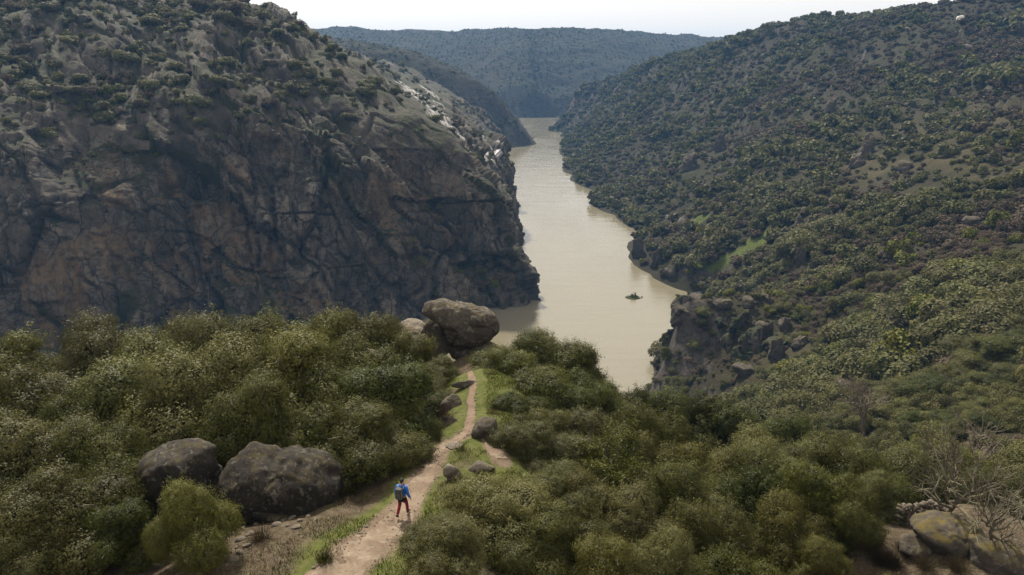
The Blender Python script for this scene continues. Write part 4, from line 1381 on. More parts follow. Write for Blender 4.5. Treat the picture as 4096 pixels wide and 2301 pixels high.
ZONES = [
    (lambda u, v: (u < 720) & (v > 285), "the river crag"),
    (lambda u, v: (u < 800) & (v > 200), "the terrace slope"),
    (lambda u, v: v > 330, "the wooded hollow"),
    (lambda u, v: (u > 880) & (v > 230), "the right-edge slope"),
    (lambda u, v: v > 230, "the brown slope"),
    (lambda u, v: v > 120, "the right hillside"),
    (lambda u, v: v > -99, "the high right hillside"),
]
single = np.zeros(n, bool)
single[order[:185]] = True
picks = []
words = {}
for i in order[:185]:
    kd = KINDS[kind[i]]
    zone = next(t for f, t in ZONES if f(px[i], py[i]))
    if rad[i] < 190 and kind[i] < 2:
        key = ('darkA', 'greyA', 'oakB', 'greyB', 'oakA')[i % 5] if kind[i] else ('darkA', 'darkB', 'oakA')[i % 3]
    elif rad[i] < 190 and kind[i] == 2:
        key = ('bareA', 'bareB')[i % 2]
    else:
        key = BUSHKEY[kd][i % len(BUSHKEY[kd])]
    nm, ct = ('bare_tree', 'tree') if key.startswith('bare') else ('hillside_bush', 'bush')
    words[i] = (f"{TONE[kd]} {ct}", zone)
    picks.append((i, key, nm, ct, zone))
LAB = counted_labels([q_[0] for q_ in picks], px, py, words)
for i, key, nm, ct, zone in picks:
    plant(nm, LAB[i], ct, key, X[i], Y[i], size[i], ht[i] * (1.25 if ct == 'tree' else 1.0), rz[i], f"{'trees' if ct == 'tree' else 'bushes'} on {zone}", Z[i] - 0.15 * size[i])
for k, kd in enumerate(KINDS):
    for far, src, nm, r0, r1 in (("nearer ", FINE, "near_hillside_bushes", 0, 330), ("", MIDB, "hillside_bushes", 330, 520), ("far ", FARB, "distant_hillside_bushes", 520, 9999)):
        m = ~single & (kind == k) & (rad > r0) & (rad <= r1)
        if m.sum():
            stuff_instances(nm, f"{TONE[kd]} scrub scattered over the {far}right-hand hillside", np.stack([X[m], Y[m], Z[m] - 0.12 * size[m]], -1), rz[m], np.stack([size[m], size[m], ht[m]], -1), src[kd])

# bushes on the left cliff: dense on the upper slope, in lines down the gullies, a few on ledges
nrc, ncc = CLIFF['up'].shape
Nc = 13500
ri = rng.integers(10, nrc - 12, Nc)
ci = rng.integers(5, ncc - 5, Nc)
Pq = CLIFF['P'][ri, ci]
upq, frq, wq, gq = CLIFF['up'][ri, ci], CLIFF['fr'][ci], CLIFF['W'][ri, ci], CLIFF['g1'][ri, ci]
nq = fbm(Pq / 38, 3, 221)
nq2 = fbm(np.stack([CLIFF['s'][ci] * 0.9 + 0.5 * CLIFF['arc'][ri, ci], 0.25 * CLIFF['arc'][ri, ci], 0 * wq], -1) / 22, 3, 223)
prob = sstep(0.35, 0.75, upq) * (0.35 + 0.65 * sstep(-0.3, 0.2, nq)) * sstep(92, 130, CLIFF['z'][ri, ci]) * frq * 1.2
prob += (1 - frq) * sstep(0.30, 0.65, upq) * sstep(0.02, 0.4, nq2) * 0.9
prob += 0.16 * np.exp(-(gq / 2.5) ** 2) * sstep(0.05, 0.4, nq) * sstep(0.25, 0.6, upq)
prob += 0.5 * (1 - frq) * sstep(26, 6, CLIFF['z'][ri, ci]) * (rng.random(Nc) < 0.5)
prob *= 1 - 0.5 * np.exp(-((Pq[:, 0] + 95) / 60) ** 2 - ((Pq[:, 2] - 108) / 28) ** 2) * (1 - frq)
keep = (rng.random(Nc) < prob) & (Pq[:, 2] > 1.5)
Pq, frq, nq = Pq[keep], frq[keep], nq[keep]
n = len(Pq)
dist = np.linalg.norm(Pq[:, :2], axis=1)
size = np.clip(np.exp(rng.normal(0.92, 0.42, n)), 0.9, 6.0) * np.where(Pq[:, 2] > 120, 1.15, 0.9)
ht = size * rng.uniform(0.85, 1.3, n)
rz = rng.uniform(0, 6.28, n)
kn = rng.random(n) + 0.25 * nq
kind = np.where(kn < 0.42, 0, np.where(kn < 0.86, 1, np.where(kn < 1.08, 2, 3)))
px, py, _ = project(Pq)
vis = (px > -5) & (px < 520) & (py > -4) & (py < 310)
score = np.where(vis, size / dist, 0)
order = np.argsort(-score)
single = np.zeros(n, bool)
single[order[:105]] = True
words = {}
for i in order[:105]:
    words[i] = (f"{TONE[KINDS[kind[i]]]} bush", "the cliff flank" if px[i] > 330 else "the upper cliff slope" if py[i] < 125 else "the dark cliff face")
LAB = counted_labels(list(order[:105]), px, py, words)
for i in order[:105]:
    kd = KINDS[kind[i]]
    plant("cliff_bush", LAB[i], "bush", BUSHKEY[kd][i % len(BUSHKEY[kd])], *Pq[i, :2], size[i], ht[i], rz[i], f"bushes on {words[i][1]}", Pq[i, 2] - 0.25 * size[i])
for k, kd in enumerate(KINDS):
    m = ~single & (kind == k)
    stuff_instances("cliff_bushes", f"{TONE[kd]} scrub growing all over the left cliff", np.stack([Pq[m, 0], Pq[m, 1], Pq[m, 2] - 0.25 * size[m]], -1), rz[m], np.stack([size[m], size[m], ht[m]], -1), MIDB[kd])

# far spur and far plateau
for nm, VV, cnt, sz, lab in (("spur_bushes", SPV, 2600, 2.4, "bushes covering the hazy spur behind the left cliff"), ("plateau_bushes", PLV, 6000, 2.6, "bushes dotted over the hazy far plateau")):
    w = np.where((VV[:, 2] > 4) & (VV[:, 1] < 2900) & (np.abs(VV[:, 0] - 50) < 900), 1.0, 0.0)
    idx = rng.choice(len(VV), cnt, p=w / w.sum())
    s_ = sz * rng.uniform(0.5, 1.5, cnt)
    stuff_instances(nm, lab, VV[idx] + rng.normal(0, 2, (cnt, 3)) * np.array([1, 1, 0]) - np.array([0, 0, 0.4]), rng.uniform(0, 6.28, cnt), np.stack([s_, s_, s_ * 0.9], -1), FARB['bushd'])


# ------------------------------------------------------------------ rocks
def ico(sub):
    bm = bmesh.new()
    bmesh.ops.create_icosphere(bm, subdivisions=sub, radius=1)
    V = np.array([v.co[:] for v in bm.verts])
    F = np.array([[v.index for v in f.verts] for f in bm.faces])
    bm.free()
    return V, F


ICO = {k: ico(k) for k in (3, 4, 5, 6)}


def rock_mesh(name, mat, seed, dims=(1, 1, 1), outline=None, sub=5, blocky=0.45, rough=0.10, crack=0.06, depth=1.0, cut=0.52):
    """granite boulder: front outline (points in x,z) or an ellipsoid, squared off, jointed and pitted"""
    D, F = ICO[sub]
    d = D.copy()
    rg = np.random.default_rng(seed)
    r = np.full(len(d), 1.12)
    for k in range(11 if outline is None else 7):        # flat faces of a split block
        nk = rg.normal(size=3)
        nk /= np.linalg.norm(nk)
        dk = rg.uniform(cut, 0.95) if outline is None else rg.uniform(0.72, 1.0)
        q_ = d @ nk
        rk = np.where(q_ > 0.05, dk / np.maximum(q_, 0.05), 9.0)
        r = -np.log(np.exp(-r * 26) + np.exp(-np.minimum(rk, 9) * 26)) / 26
    if outline is not None:
        o = np.array(outline, float)
        th = np.arctan2(o[:, 1], o[:, 0])
        rr = np.hypot(o[:, 0], o[:, 1])
        k = np.argsort(th)
        th, rr = th[k], rr[k]
        th = np.concatenate([th - 2 * math.pi, th, th + 2 * math.pi])
        rr = np.tile(rr, 3)
        t = np.arctan2(d[:, 2], d[:, 0])
        c = np.sqrt(np.clip(1 - d[:, 1] ** 2, 0, 1)) ** 0.75
        R = np.interp(t, th, rr)
        p = np.stack([c * R * np.cos(t), np.sign(d[:, 1]) * np.abs(d[:, 1]) ** 0.85 * depth, c * R * np.sin(t)], 1) * (0.5 + 0.5 * r / 1.0)[:, None]
    else:
        p = d * r[:, None]
        p = np.sign(p) * np.abs(p) ** (1 - blocky * 0.25) * np.array(dims)
    s = max(dims) if outline is None else max(rr)
    h, g = slabs(p / (0.8 * s) + seed, seed, rough * s * 0.22, rough * s * 0.35)
    disp = h + 0.075 * s * fbm(p / (0.6 * s) + seed, 3, seed) + 0.022 * s * fbm(p / (0.16 * s) + seed, 3, seed + 2) - crack * s * 0.5 * np.exp(-(g / 0.035) ** 2)
    disp += 0.010 * s * fbm(p / (0.05 * s), 2, seed + 4)
    p = p + d * disp[:, None]
    return mesh_np(name, p, F, MT[mat], None, False)


def rock(name, label, cat, me, x, y, z, rz=0.0, scale=1.0, group=None, tilt=(0, 0)):
    o = link(name, me, None, (x, y, z), (tilt[0], tilt[1], rz), (scale,) * 3 if not isinstance(scale, tuple) else scale)
    return tag(o, label, cat, group)


# the perched boulder: outline in metres, right and up from its middle
PX0, PY0, PD = 465, 327, 57.0
pc = at(PX0, PY0, PD)
mpp = float(project(pc)[2]) / FPX
OUT = [(429, 298), (426, 306), (433, 313), (440, 318), (445, 326), (446, 334), (449, 342), (456, 349), (466, 352), (476, 350), (484, 345), (492, 341), (499, 335), (502, 327), (499, 319), (490, 312), (480, 305), (470, 301), (455, 297), (443, 295), (434, 296)]
OUT = [((u - PX0) * mpp * 1.0, (PY0 - v) * mpp * (0.98 if v > PY0 else 0.84)) for u, v in OUT]
me = rock_mesh("perched_boulder", 'rock', 5, outline=OUT, sub=6, depth=1.5, rough=0.08, crack=0.03)
rock("perched_boulder", "big overhanging granite boulder perched above the end of the path", "boulder", me, *pc, 0.15)
for (u, v, d, dims, seed, lab, mat, tl) in (
    (436, 337, 57.6, (1.9, 1.6, 2.0), 15, "lower granite block leaning against the left of the perched boulder", 'rock', (0, 0.25)),
    (470, 350, 57.5, (2.7, 1.6, 1.5), 19, "buried granite block carrying the perched boulder", 'rock', (0, 0.1)),
    (416, 329, 58.5, (2.2, 1.6, 0.9), 16, "flat pale granite shelf left of the perched boulder", 'palerock', (0, -0.12)),
    (312, 351, 51, (2.0, 1.3, 0.7), 17, "pale rock slab showing between the crowns of the left grove", 'palerock', (0, 0.2)),
    (362, 353, 49, (1.5, 1.0, 0.6), 18, "small pale rock between oaks left of the perched boulder", 'palerock', (0, 0.1)),
):
    p = at(u, v, d)
    rock("granite_boulder", lab, "boulder", rock_mesh("granite_boulder", mat, seed, dims), *p, 0.3 * seed, 1.0, None, tl)


def sight(u, v, d=26.0):
    """point of the near ground that the picture shows at (u, v)"""
    for it in range(9):
        p = at(u, v, d)
        d += (p[2] - gz(p[0], d)) * 1.1
    return p[0], d, gz(p[0], d)


def ground_rock(u, v, dims, seed, name, lab, mat, rz=0.0, sink=0.2, tilt=(0, 0), sub=4, blocky=0.45, rough=0.14, cat="boulder", group=None):
    """rock on the near ground; (u, v) is where the picture shows the middle of its front foot"""
    x, y, z = sight(u, v)
    return rock(name, lab, cat, rock_mesh(name, mat, seed, dims, None, sub, blocky, rough, 0.06, 1.0, 0.52 if dims[0] > 1.6 else 0.36), x, y + dims[1] * 0.75, gz(x, y + dims[1] * 0.75) + dims[2] * (1 - 2 * sink), rz, 1.0, group, tilt)


def outline_rock(name, lab, mat, seed, pts, base, depth, rz=0.0, drop=0.25, ydepth=None):
    """boulder with the outline that the picture shows (2576 wide), standing on the ground at its base pixel"""
    x, y, z = sight(*base)
    y = ydepth or y + depth * 0.8
    f_ = float(project(np.array([x, y, z + 1.0]))[2])
    k_ = f_ / FPX * K
    o_ = np.array(pts, float)
    c_ = (o_.min(0) + o_.max(0)) / 2
    o_ = (o_ - c_) * np.array([1, -1]) * k_
    o_[:, 1] = np.where(o_[:, 1] > 0, o_[:, 1] * 0.85, o_[:, 1] * 1.15 - drop)
    cc = at(c_[0] * K, c_[1] * K, y)
    rock(name, lab, "boulder", rock_mesh(name, mat, seed, outline=o_, sub=5, depth=depth, rough=0.13, crack=0.05), cc[0], y, cc[2], rz)


outline_rock("lichen_boulder", "largest dark boulder with pale lichen spots, left of the hiker", 'darkrock', 25, [(540, 1205), (575, 1165), (612, 1138), (700, 1120), (775, 1130), (835, 1162), (858, 1200), (850, 1262), (822, 1305), (740, 1302), (660, 1300), (600, 1282), (556, 1245)], (281, 519), 1.7)
outline_rock("mossy_boulder", "dark mossy boulder behind the lone egg-shaped bush", 'darkrock', 26, [(335, 1205), (372, 1165), (430, 1128), (480, 1110), (540, 1118), (556, 1160), (540, 1225), (480, 1255), (400, 1255), (345, 1240)], (180, 500), 1.5, 0.0, 0.6, 26.8)
ground_rock(146, 503, (1.2, 1.0, 0.8), 27, "mossy_boulder", "smaller mossy rock at the left foot of the mossy boulder", 'darkrock', 1.2, 0.2)
ground_rock(224, 498, (0.9, 0.9, 1.2), 28, "mossy_boulder", "orange-mossed rock wedged between the two dark boulders", 'darkrock', 0.2, 0.15)
ground_rock(268, 524, (1.3, 0.6, 0.45), 29, "granite_ledge", "low ledge under the big lichen boulder", 'darkrock', -0.1, 0.2)
ground_rock(452, 480, (0.62, 0.32, 0.5), 30, "lichen_rock", "knobbly lichen-white rock right of the path below the fork", 'palerock', 0.9, 0.25, (0, 0.35))
ground_rock(478, 474, (1.0, 0.7, 0.5), 31, "rock_dome", "low rounded brown rock dome inside the fork of the path", 'rock', 0.6, 0.48, (0, 0.1), 4, 0.2)
ground_rock(455, 448, (0.6, 0.34, 0.10), 32, "flat_slab", "flat pale slab lying in the path at the fork", 'palerock', 0.2, 0.42, (0, 0), 4)
ground_rock(421, 454, (0.48, 0.28, 0.16), 33, "flat_stone", "small grey stone at the left edge of the path fork", 'palerock', 0.4, 0.25, (0, 0.1), 4)
ground_rock(487, 438, (0.75, 0.5, 0.7), 34, "mossy_rock", "upright mossy rock right of the narrow upper path", 'rock', 0.3, 0.3, (0, 0.25))
ground_rock(436, 430, (1.3, 0.6, 0.8), 35, "rock_bank", "shaded rock bank left of the upper path under the oaks", 'darkrock', 0.1, 0.4)
ground_rock(449, 408, (0.8, 0.4, 0.7), 36, "rock_bank", "grey rock face left of the upper path near the perched boulder", 'rock', 0.4, 0.4, (0, 0.3))
ground_rock(463, 388, (0.8, 0.4, 0.35), 37, "rock_step", "rock step at the top of the path below the perched boulder", 'rock', 0.1, 0.3)
ground_rock(405, 420, (0.7, 0.5, 0.9), 38, "granite_rock", "grey rock face half hidden between oaks left of the upper path", 'palerock', 0.1, 0.2)
# loose stones under the lichen boulder
STONES = [rock_mesh("loose_stone", 'palerock', 61 + k, (1, 0.75, 0.55), None, 3, 0.5, 0.12) for k in range(3)]
rs = random.Random(9)
spots = [(238, 522), (243, 528), (233, 534), (240, 541), (247, 546), (236, 548), (241, 553), (250, 535), (229, 527), (255, 524), (262, 520), (273, 518), (283, 521), (292, 518), (300, 521), (308, 517), (315, 520), (288, 526), (276, 526), (204, 563), (226, 566), (233, 561), (296, 528), (246, 518)]
order_w = counted_labels(list(range(len(spots))), [a for a, b in spots], [b for a, b in spots], {k: ("pale loose stone", "the stones below the lichen boulder") for k in range(len(spots))})
for k, (u, v) in enumerate(spots):
    g0 = at(u, v, 24)
    d = 24.0
    for it in range(6):      # where the line of sight meets the ground
        p = at(u, v, d)
        d += (p[2] - gz(p[0], d)) * 1.25
    p = at(u, v, d)
    s_ = rs.uniform(0.10, 0.24)
    rock("loose_stone", order_w[k], "stone", STONES[k % 3], p[0], d, gz(p[0], d) + s_ * 0.2, rs.uniform(0, 6), s_, "loose stones below the lichen boulder")

# right-hand corner: dry stone wall on a mossy slab
outline_rock("mossy_slab", "long mossy granite slab right of the dry stone wall", 'slab', 41, [(2285, 1312), (2325, 1296), (2385, 1290), (2432, 1310), (2488, 1352), (2482, 1390), (2440, 1400), (2380, 1380), (2312, 1345)], (948, 555), 1.3, 0.0, 0.05)
outline_rock("mossy_slab", "orange-mossed rock below the long slab in the right corner", 'slab', 42, [(2450, 1352), (2500, 1362), (2560, 1410), (2585, 1447), (2540, 1470), (2480, 1450), (2448, 1402)], (990, 574), 0.9)
ground_rock(915, 562, (0.9, 0.7, 0.6), 43, "granite_rock", "broken grey rock at the lower end of the mossy slab", 'rock', 0.2, 0.25)
ground_rock(905, 478, (1.9, 0.7, 0.35), 44, "rock_ledge", "pale horizontal rock ledge above the dry stone wall", 'palerock', -0.1, 0.3)
wall = thing("dry_stone_wall", "tumbled dry stone wall of grey lichened stones at lower right", "wall", (0, 0, 0))
WST = [rock_mesh("stone", 'palerock', 71 + k, (1, 0.7, 0.62), None, 3, 0.6, 0.10) for k in range(5)]
a, b = np.array(sight(894, 524, 29.0)), np.array(sight(948, 512, 29.0))
rs = random.Random(4)
for row in range(6):
    m = 15 - row
    for k in range(m):
        t = (k + 0.5 + 0.5 * (row % 2)) / 15.5
        x, y = a[0] + (b[0] - a[0]) * t + rs.uniform(-0.06, 0.06), a[1] + (b[1] - a[1]) * t + rs.uniform(-0.12, 0.12)
        s_ = rs.uniform(0.13, 0.22)
        link("stone", WST[(k * 3 + row) % 5], wall, (x, y, gz(x, y) + 0.12 + row * 0.22 + rs.uniform(-0.03, 0.03)), (rs.uniform(-.3, .3), rs.uniform(-.3, .3), rs.uniform(0, 6)), (s_ * 1.2, s_, s_))

# rock pillars and outcrops on the crag and the hillside
CR = [rock_mesh("outcrop", 'crag', 81 + k, dm, None, 5, 0.9, 0.30, 0.08) for k, dm in enumerate(((1, 0.8, 1.3), (1.2, 0.8, 0.9), (0.8, 0.7, 1.5), (1.5, 0.9, 0.8)))]
for k, (u, v, d, s_, m, lab) in enumerate(OUTC):
    ox, d, s_ = OUTPOS[k]
    p = (ox, d)
    zz = gz(ox, d) + 0.35 * s_
    me_ = CR[m]
    o = rock("rock_outcrop", lab, "rock", me_, p[0], d, zz, 0.7 * k, (s_, s_, s_), "rock outcrops on the right hillside")
    if "white" in lab:
        o.data = rock_mesh("outcrop", 'palerock', 99, (1, 0.8, 1.1))
        o.data.materials[0] = mat_plain("white_rock", (0.62, 0.58, 0.52), 0.9, 0.2, 0.8)
# the crag itself: a jointed wall lofted from its foot to its brow
CT = [at(*c) for c in ((694, 306, 318), (684, 307, 311), (679, 309, 304), (684, 310, 299), (694, 311, 295), (706, 316, 290), (722, 322, 284), (740, 330, 277), (760, 339, 268), (782, 346, 258))]
CF = [at(*c) for c in ((676, 342, 324), (664, 352, 316), (657, 366, 306), (660, 378, 296), (674, 386, 287), (692, 390, 280), (710, 388, 273), (730, 384, 266), (752, 380, 256), (784, 376, 244))]
CT, CF = np.array(CT), np.array(CF)
mc, mr = 230, 120
tcx = np.linspace(0, len(CT) - 1, mc)
ip = lambda C_: np.stack([np.interp(tcx, np.arange(len(C_)), C_[:, k]) for k in range(3)], -1)
T_, F_ = ip(CT), ip(CF)
back = T_ + np.array([14.0, 16.0, 0])
back[:, 2] = ground_h(back[:, 0], back[:, 1]) - 1.0
foot = F_ + np.array([0, 0, -8.0])
tt = np.linspace(0, 1, mr)
prof = np.where(tt < 0.8, (tt / 0.8), 1.0)
Pg = np.zeros((mr, mc, 3))
for r_ in range(mr):
    t = tt[r_]
    if t < 0.72:
        w = t / 0.72
        Pg[r_] = foot * (1 - w) + T_ * w
    else:
        w = (t - 0.72) / 0.28
        Pg[r_] = T_ * (1 - w) + back * w
        Pg[r_, :, 2] = T_[:, 2] * (1 - w ** 2) + back[:, 2] * w ** 2
ng_ = np.cross(np.gradient(Pg, axis=1), np.gradient(Pg, axis=0))
ng_ /= np.linalg.norm(ng_, axis=-1, keepdims=True) + 1e-9
Pf = Pg.reshape(-1, 3)
al_ = np.stack([np.repeat(tcx[None] * 9, mr, 0).ravel(), Pf[:, 2]], -1) + np.stack([fbm(Pf / 12, 2, 505), fbm(Pf / 12, 2, 506)], -1) * 2
ha, ga_ = slabs(al_ / np.array([9, 17]), 511, 3.6, 5.0)
hb, gb_ = slabs(al_ / np.array([4, 7]), 513, 1.6, 2.4)
hc, gc_ = slabs(Pf / 1.8, 515, 0.5, 0.8)
dz = ha + hb + hc + 1.6 * fbm(Pf / 14, 3, 517) - 1.6 * np.exp(-(ga_ / 0.10) ** 2) - 0.7 * np.exp(-(gb_ / 0.10) ** 2)
fade = np.repeat((sstep(0, 0.05, tt) * sstep(1.0, 0.85, tt))[:, None], mc, 1).ravel() * (0.25 + 0.75 * np.repeat(sstep(len(CT) - 1, len(CT) - 2.5, tcx)[None], mr, 0).ravel())
Pk = Pf + ng_.reshape(-1, 3) * (dz * fade)[:, None]
rkk, Nk = slope_rock(Pk, mr, mc, 0.5, 0.8)
upk = np.abs(Nk[..., 2]).ravel()
me = mesh_np("crag", Pk, grid_faces(mr, mc), MT['cliff'], {"moss": np.clip(0.45 + 0.7 * sstep(0.30, 0.65, upk) + 0.5 * fbm(Pf / 9, 3, 519), 0, 1), "stain": sstep(0.35, 0.6, fbm(Pf / 8, 2, 521)) * 0.6, "steep": 1 - sstep(0.4, 0.8, upk), "wet_sheen": 0 * upk, "slab": np.clip(0.28 + 0.25 * hb + 0.3 * fbm(Pf / 6, 2, 523), 0, 1)}, False)
tag(link("crag", me), "rocky crag with mossy ledges standing over the near river bend", "crag")
ok_ = np.where((upk > 0.35) & (Pk[:, 2] > 3))[0]
ix = rng.choice(ok_, 260)
sz_ = rng.uniform(0.5, 1.7, len(ix))
for k_, kd in enumerate(('bushd', 'bushb', 'bushg', 'bushy')):
    m_ = slice(k_ * 75, k_ * 75 + (75 if k_ < 3 else 35))
    stuff_instances("crag_bushes", f"{TONE[kd]} low scrub on the ledges of the crag", Pk[ix[m_]] - np.array([0, 0, 0.2]), rng.uniform(0, 6, len(ix[m_])), np.stack([sz_[m_]] * 2 + [sz_[m_] * 0.9], -1), FINE[kd])
# boulders on the upper slope of the left cliff and on its skyline
CB = sorted([(40, 15, 470, 8), (84, 18, 470, 7), (70, 35, 460, 5), (110, 30, 465, 5), (150, 52, 455, 6), (205, 62, 450, 6), (250, 40, 500, 7), (190, 80, 440, 5), (130, 75, 440, 5), (300, 30, 610, 6), (307, 28, 620, 5), (315, 35, 640, 5), (326, 45, 660, 6), (60, 90, 430, 5), (230, 85, 450, 6), (270, 62, 520, 6)])
for k, (u, v, d, s_) in enumerate(CB):
    i = int(np.argmin(np.hypot(cpx - u, cpy - v) + 0.02 * np.abs(Pc[:, 1] - d)))
    rock("slope_boulder", f"{ORD[k]} grey boulder from the left on the upper cliff slope", "boulder", CR[k % 4], *Pc[i], 0.9 * k, (s_ * 0.55,) * 3, "boulders on the upper cliff slope")

# ------------------------------------------------------------------ low plants by the path
def stems(name, label, cat, mat, u, v, n, length, thick, spread, seed, scale=(1, 1, 1), rz=0.0, group=None):
    x, y, z = sight(u, v)
    Vv, Ff = twig_bush(seed, n, length, thick, spread)
    o = link(name, leaf_mesh(name, Vv, Ff, MT[mat]), None, (x, y, z - 0.03), (0, 0, rz), scale)
    return tag(o, label, cat, group)


stems("heath_clump", "brown dried heath clump right of the upright mossy rock", "shrub", 'brown', 520, 437, 900, 1.25, 0.007, 1.25, 301)
stems("heath_clump", "second brown heath clump under the oak right of the upper path", "shrub", 'brown', 533, 431, 700, 1.15, 0.007, 1.25, 302)
stems("heath_clump", "brown twiggy heath left of the upper path below the oaks", "shrub", 'brown', 440, 424, 800, 1.3, 0.007, 1.2, 303)
stems("heath_clump", "pale dead heath under the lichen boulder", "shrub", 'drygrass', 262, 540, 220, 0.75, 0.006, 1.2, 304)
stems("heath_clump", "grey dead heath beside the grassy verge below the broom", "shrub", 'drygrass', 470, 505, 350, 0.6, 0.005, 1.3, 305)
stems("heath_clump", "dry heath at the left bottom edge by the round bush", "shrub", 'drygrass', 85, 560, 500, 0.9, 0.006, 1.3, 306)
stems("broom_tuft", "tallest green broom tuft right of the rock dome", "shrub", 'broom', 483, 489, 200, 1.15, 0.006, 0.35, 311)
stems("broom_tuft", "green broom tuft left of the tallest one", "shrub", 'broom', 475, 488, 120, 0.85, 0.005, 0.35, 312)
stems("broom_tuft", "thin broom tuft below the knobbly lichen rock", "shrub", 'broom', 467, 487, 120, 0.7, 0.005, 0.3, 313)
stems("broom_tuft", "dark broom in the thicket above the stone wall", "shrub", 'broom', 840, 488, 420, 1.3, 0.008, 0.6, 314)
stems("broom_tuft", "second dark broom near the pale rock ledge", "shrub", 'broom', 872, 492, 380, 1.2, 0.008, 0.6, 315)
for k_, (u_, v_) in enumerate(((870, 548), (893, 566), (925, 568), (880, 562), (958, 570), (905, 552))):
    stems("heath_clump", f"{ORD[k_]} dry heath clump round the lower end of the mossy slab", "shrub", 'brown' if k_ % 2 else 'drygrass', u_, v_, 420, 0.8, 0.006, 1.25, 330 + k_, (1, 1, 1), 0.0, "dry heath round the mossy slab")
stems("rush_tuft", "dark green rush tuft left of the flat slab at the fork", "grass tuft", 'broom', 438, 440, 200, 0.55, 0.004, 0.7, 321)
stems("rush_tuft", "small rush tuft on top of the rock dome", "grass tuft", 'broom', 461, 450, 120, 0.4, 0.004, 0.6, 322)
stems("rush_tuft", "bright green grass tuft at the left edge of the path bottom", "grass tuft", 'grass', 325, 560, 260, 0.42, 0.006, 0.9, 323)
stems("rush_tuft", "green tuft at the foot of the upright mossy rock", "grass tuft", 'grass', 478, 436, 200, 0.45, 0.006, 0.8, 324)

# grass blades of the verges, one uncountable mass
def blades(name, label, mat, m, seed, hmin, hmax, accept):
    rg = np.random.default_rng(seed)
    x = rg.uniform(-14, 9, m)
    y = rg.uniform(16, 50, m)
    k = rg.random(m) < accept(x, y)
    x, y = x[k], y[k]
    z = ground_h(x, y) - 0.10 * np.exp(-(np.minimum(seg_dist(x, y, PATH), seg_dist(x, y, BRANCH) + 0.35) / 1.0) ** 2) - 0.01
    n = len(x)
    a = rg.uniform(0, 6.28, n)
    h = rg.uniform(hmin, hmax, n)
    w = rg.uniform(0.008, 0.018, n)
    b = np.stack([x, y, z], -1)
    side = np.stack([np.cos(a), np.sin(a), 0 * a], -1) * w[:, None]
    lean = np.stack([-np.sin(a), np.cos(a), 0 * a], -1) * (h * rg.uniform(-0.6, 0.6, n))[:, None]
    tip = b + lean + np.stack([0 * h, 0 * h, h], -1)
    Vv = np.stack([b - side, b + side, tip], 1).reshape(-1, 3)
    o = link(name, leaf_mesh(name, Vv, np.arange(3 * n).reshape(n, 3), MT[mat]))
    return tag(o, label, "grass", None, "stuff")


def d_path(x, y):
    return np.minimum(seg_dist(x, y, PATH) / 0.9, seg_dist(x, y, BRANCH) / 0.5)


def gnoise(x, y, s, seed):
    return fbm(np.stack([x / s, y / s, 0 * x], -1), 3, seed)


blades("verge_grass", "short green grass along both verges of the path", 'grass', 260000, 401, 0.05, 0.17,
       lambda x, y: sstep(0.85, 1.25, d_path(x, y)) * sstep(5.5, 1.6, d_path(x, y)) * sstep(-0.15, 0.4, gnoise(x, y, 1.6, 403) + 0.12 * (x > np.interp(y, PATH[:, 1], PATH[:, 0]))))
blades("dry_grass", "straw-coloured dry grass on the banks beside the path", 'drygrass', 200000, 402, 0.06, 0.24,
       lambda x, y: sstep(0.95, 1.5, d_path(x, y)) * sstep(9.0, 2.5, d_path(x, y)) * 0.55 * sstep(0.1, 0.5, gnoise(x, y, 1.3, 405)))

PEB = rock_mesh("pebble", 'palerock', 91, (1, 0.8, 0.55), None, 3, 0.5, 0.1)
rgp = np.random.default_rng(55)
tp = rgp.uniform(0, 1, 900) ** 1.3 * (len(PATH) - 2)
cxp, cyp = np.interp(tp, np.arange(len(PATH)), PATH[:, 0]), np.interp(tp, np.arange(len(PATH)), PATH[:, 1])
wp = np.interp(tp, np.arange(len(PATH)), PATHW)
offp = rgp.choice([-1, 1], 900) * wp * np.abs(rgp.normal(0.75, 0.3, 900))
xp_, yp_ = cxp + offp * 0.95, cyp - offp * 0.3
zp_ = ground_h(xp_, yp_) - 0.10 * np.exp(-(np.minimum(seg_dist(xp_, yp_, PATH), seg_dist(xp_, yp_, BRANCH) + 0.35)) ** 2) + 0.03
sp_ = np.exp(rgp.normal(-3.7, 0.55, 900))
tag(stuff_instances("path_gravel", "loose pebbles along the edges of the dirt path", np.stack([xp_, yp_, zp_], -1), rgp.uniform(0, 6, 900), np.stack([sp_, sp_, sp_ * 0.8], -1), PEB), None, "pebbles")

# ------------------------------------------------------------------ things on the far bank and on the river
def bank_plant(name, label, cat, key, u, v, d, r, h, rz=0.0):
    p = seen(u, v + 3, 200)
    return plant(name, label, cat, key, p[0], p[1], r * p[1] / d, h * p[1] / d, rz, None, max(gz(p[0], p[1]), 0.2) - 0.2)


bank_plant("almond_tree", "white blossoming almond tree on the far bank", "tree", 'blossom', 682, 222, 520, 3.2, 5.6, 0.3)
bank_plant("almond_tree", "faint pinkish almond tree left of the white one", "tree", 'blossom', 668, 217, 545, 2.2, 3.4, 1.3)
bank_plant("almond_tree", "pale blossoming bush high at the right near the dry grass", "tree", 'blossom', 967, 46, 640, 3.2, 4.0, 2.3)
bank_plant("almond_tree", "tiny pale blossoming bush near the skyline of the right hillside", "tree", 'blossom', 907, 27, 800, 3.0, 3.4, 0.8)
bank_plant("cypress_tree", "dark pointed tree right of the white almond tree", "tree", 'juniper', 700, 229, 500, 2.6, 6.5)
bank_plant("cypress_tree", "dark round tree right of the pointed one on the bank", "tree", 'darkA', 711, 236, 482, 3.2, 4.8)
bank_plant("cypress_tree", "dark tree at the left end of the green terraces", "tree", 'darkB', 729, 244, 452, 3.6, 5.0)
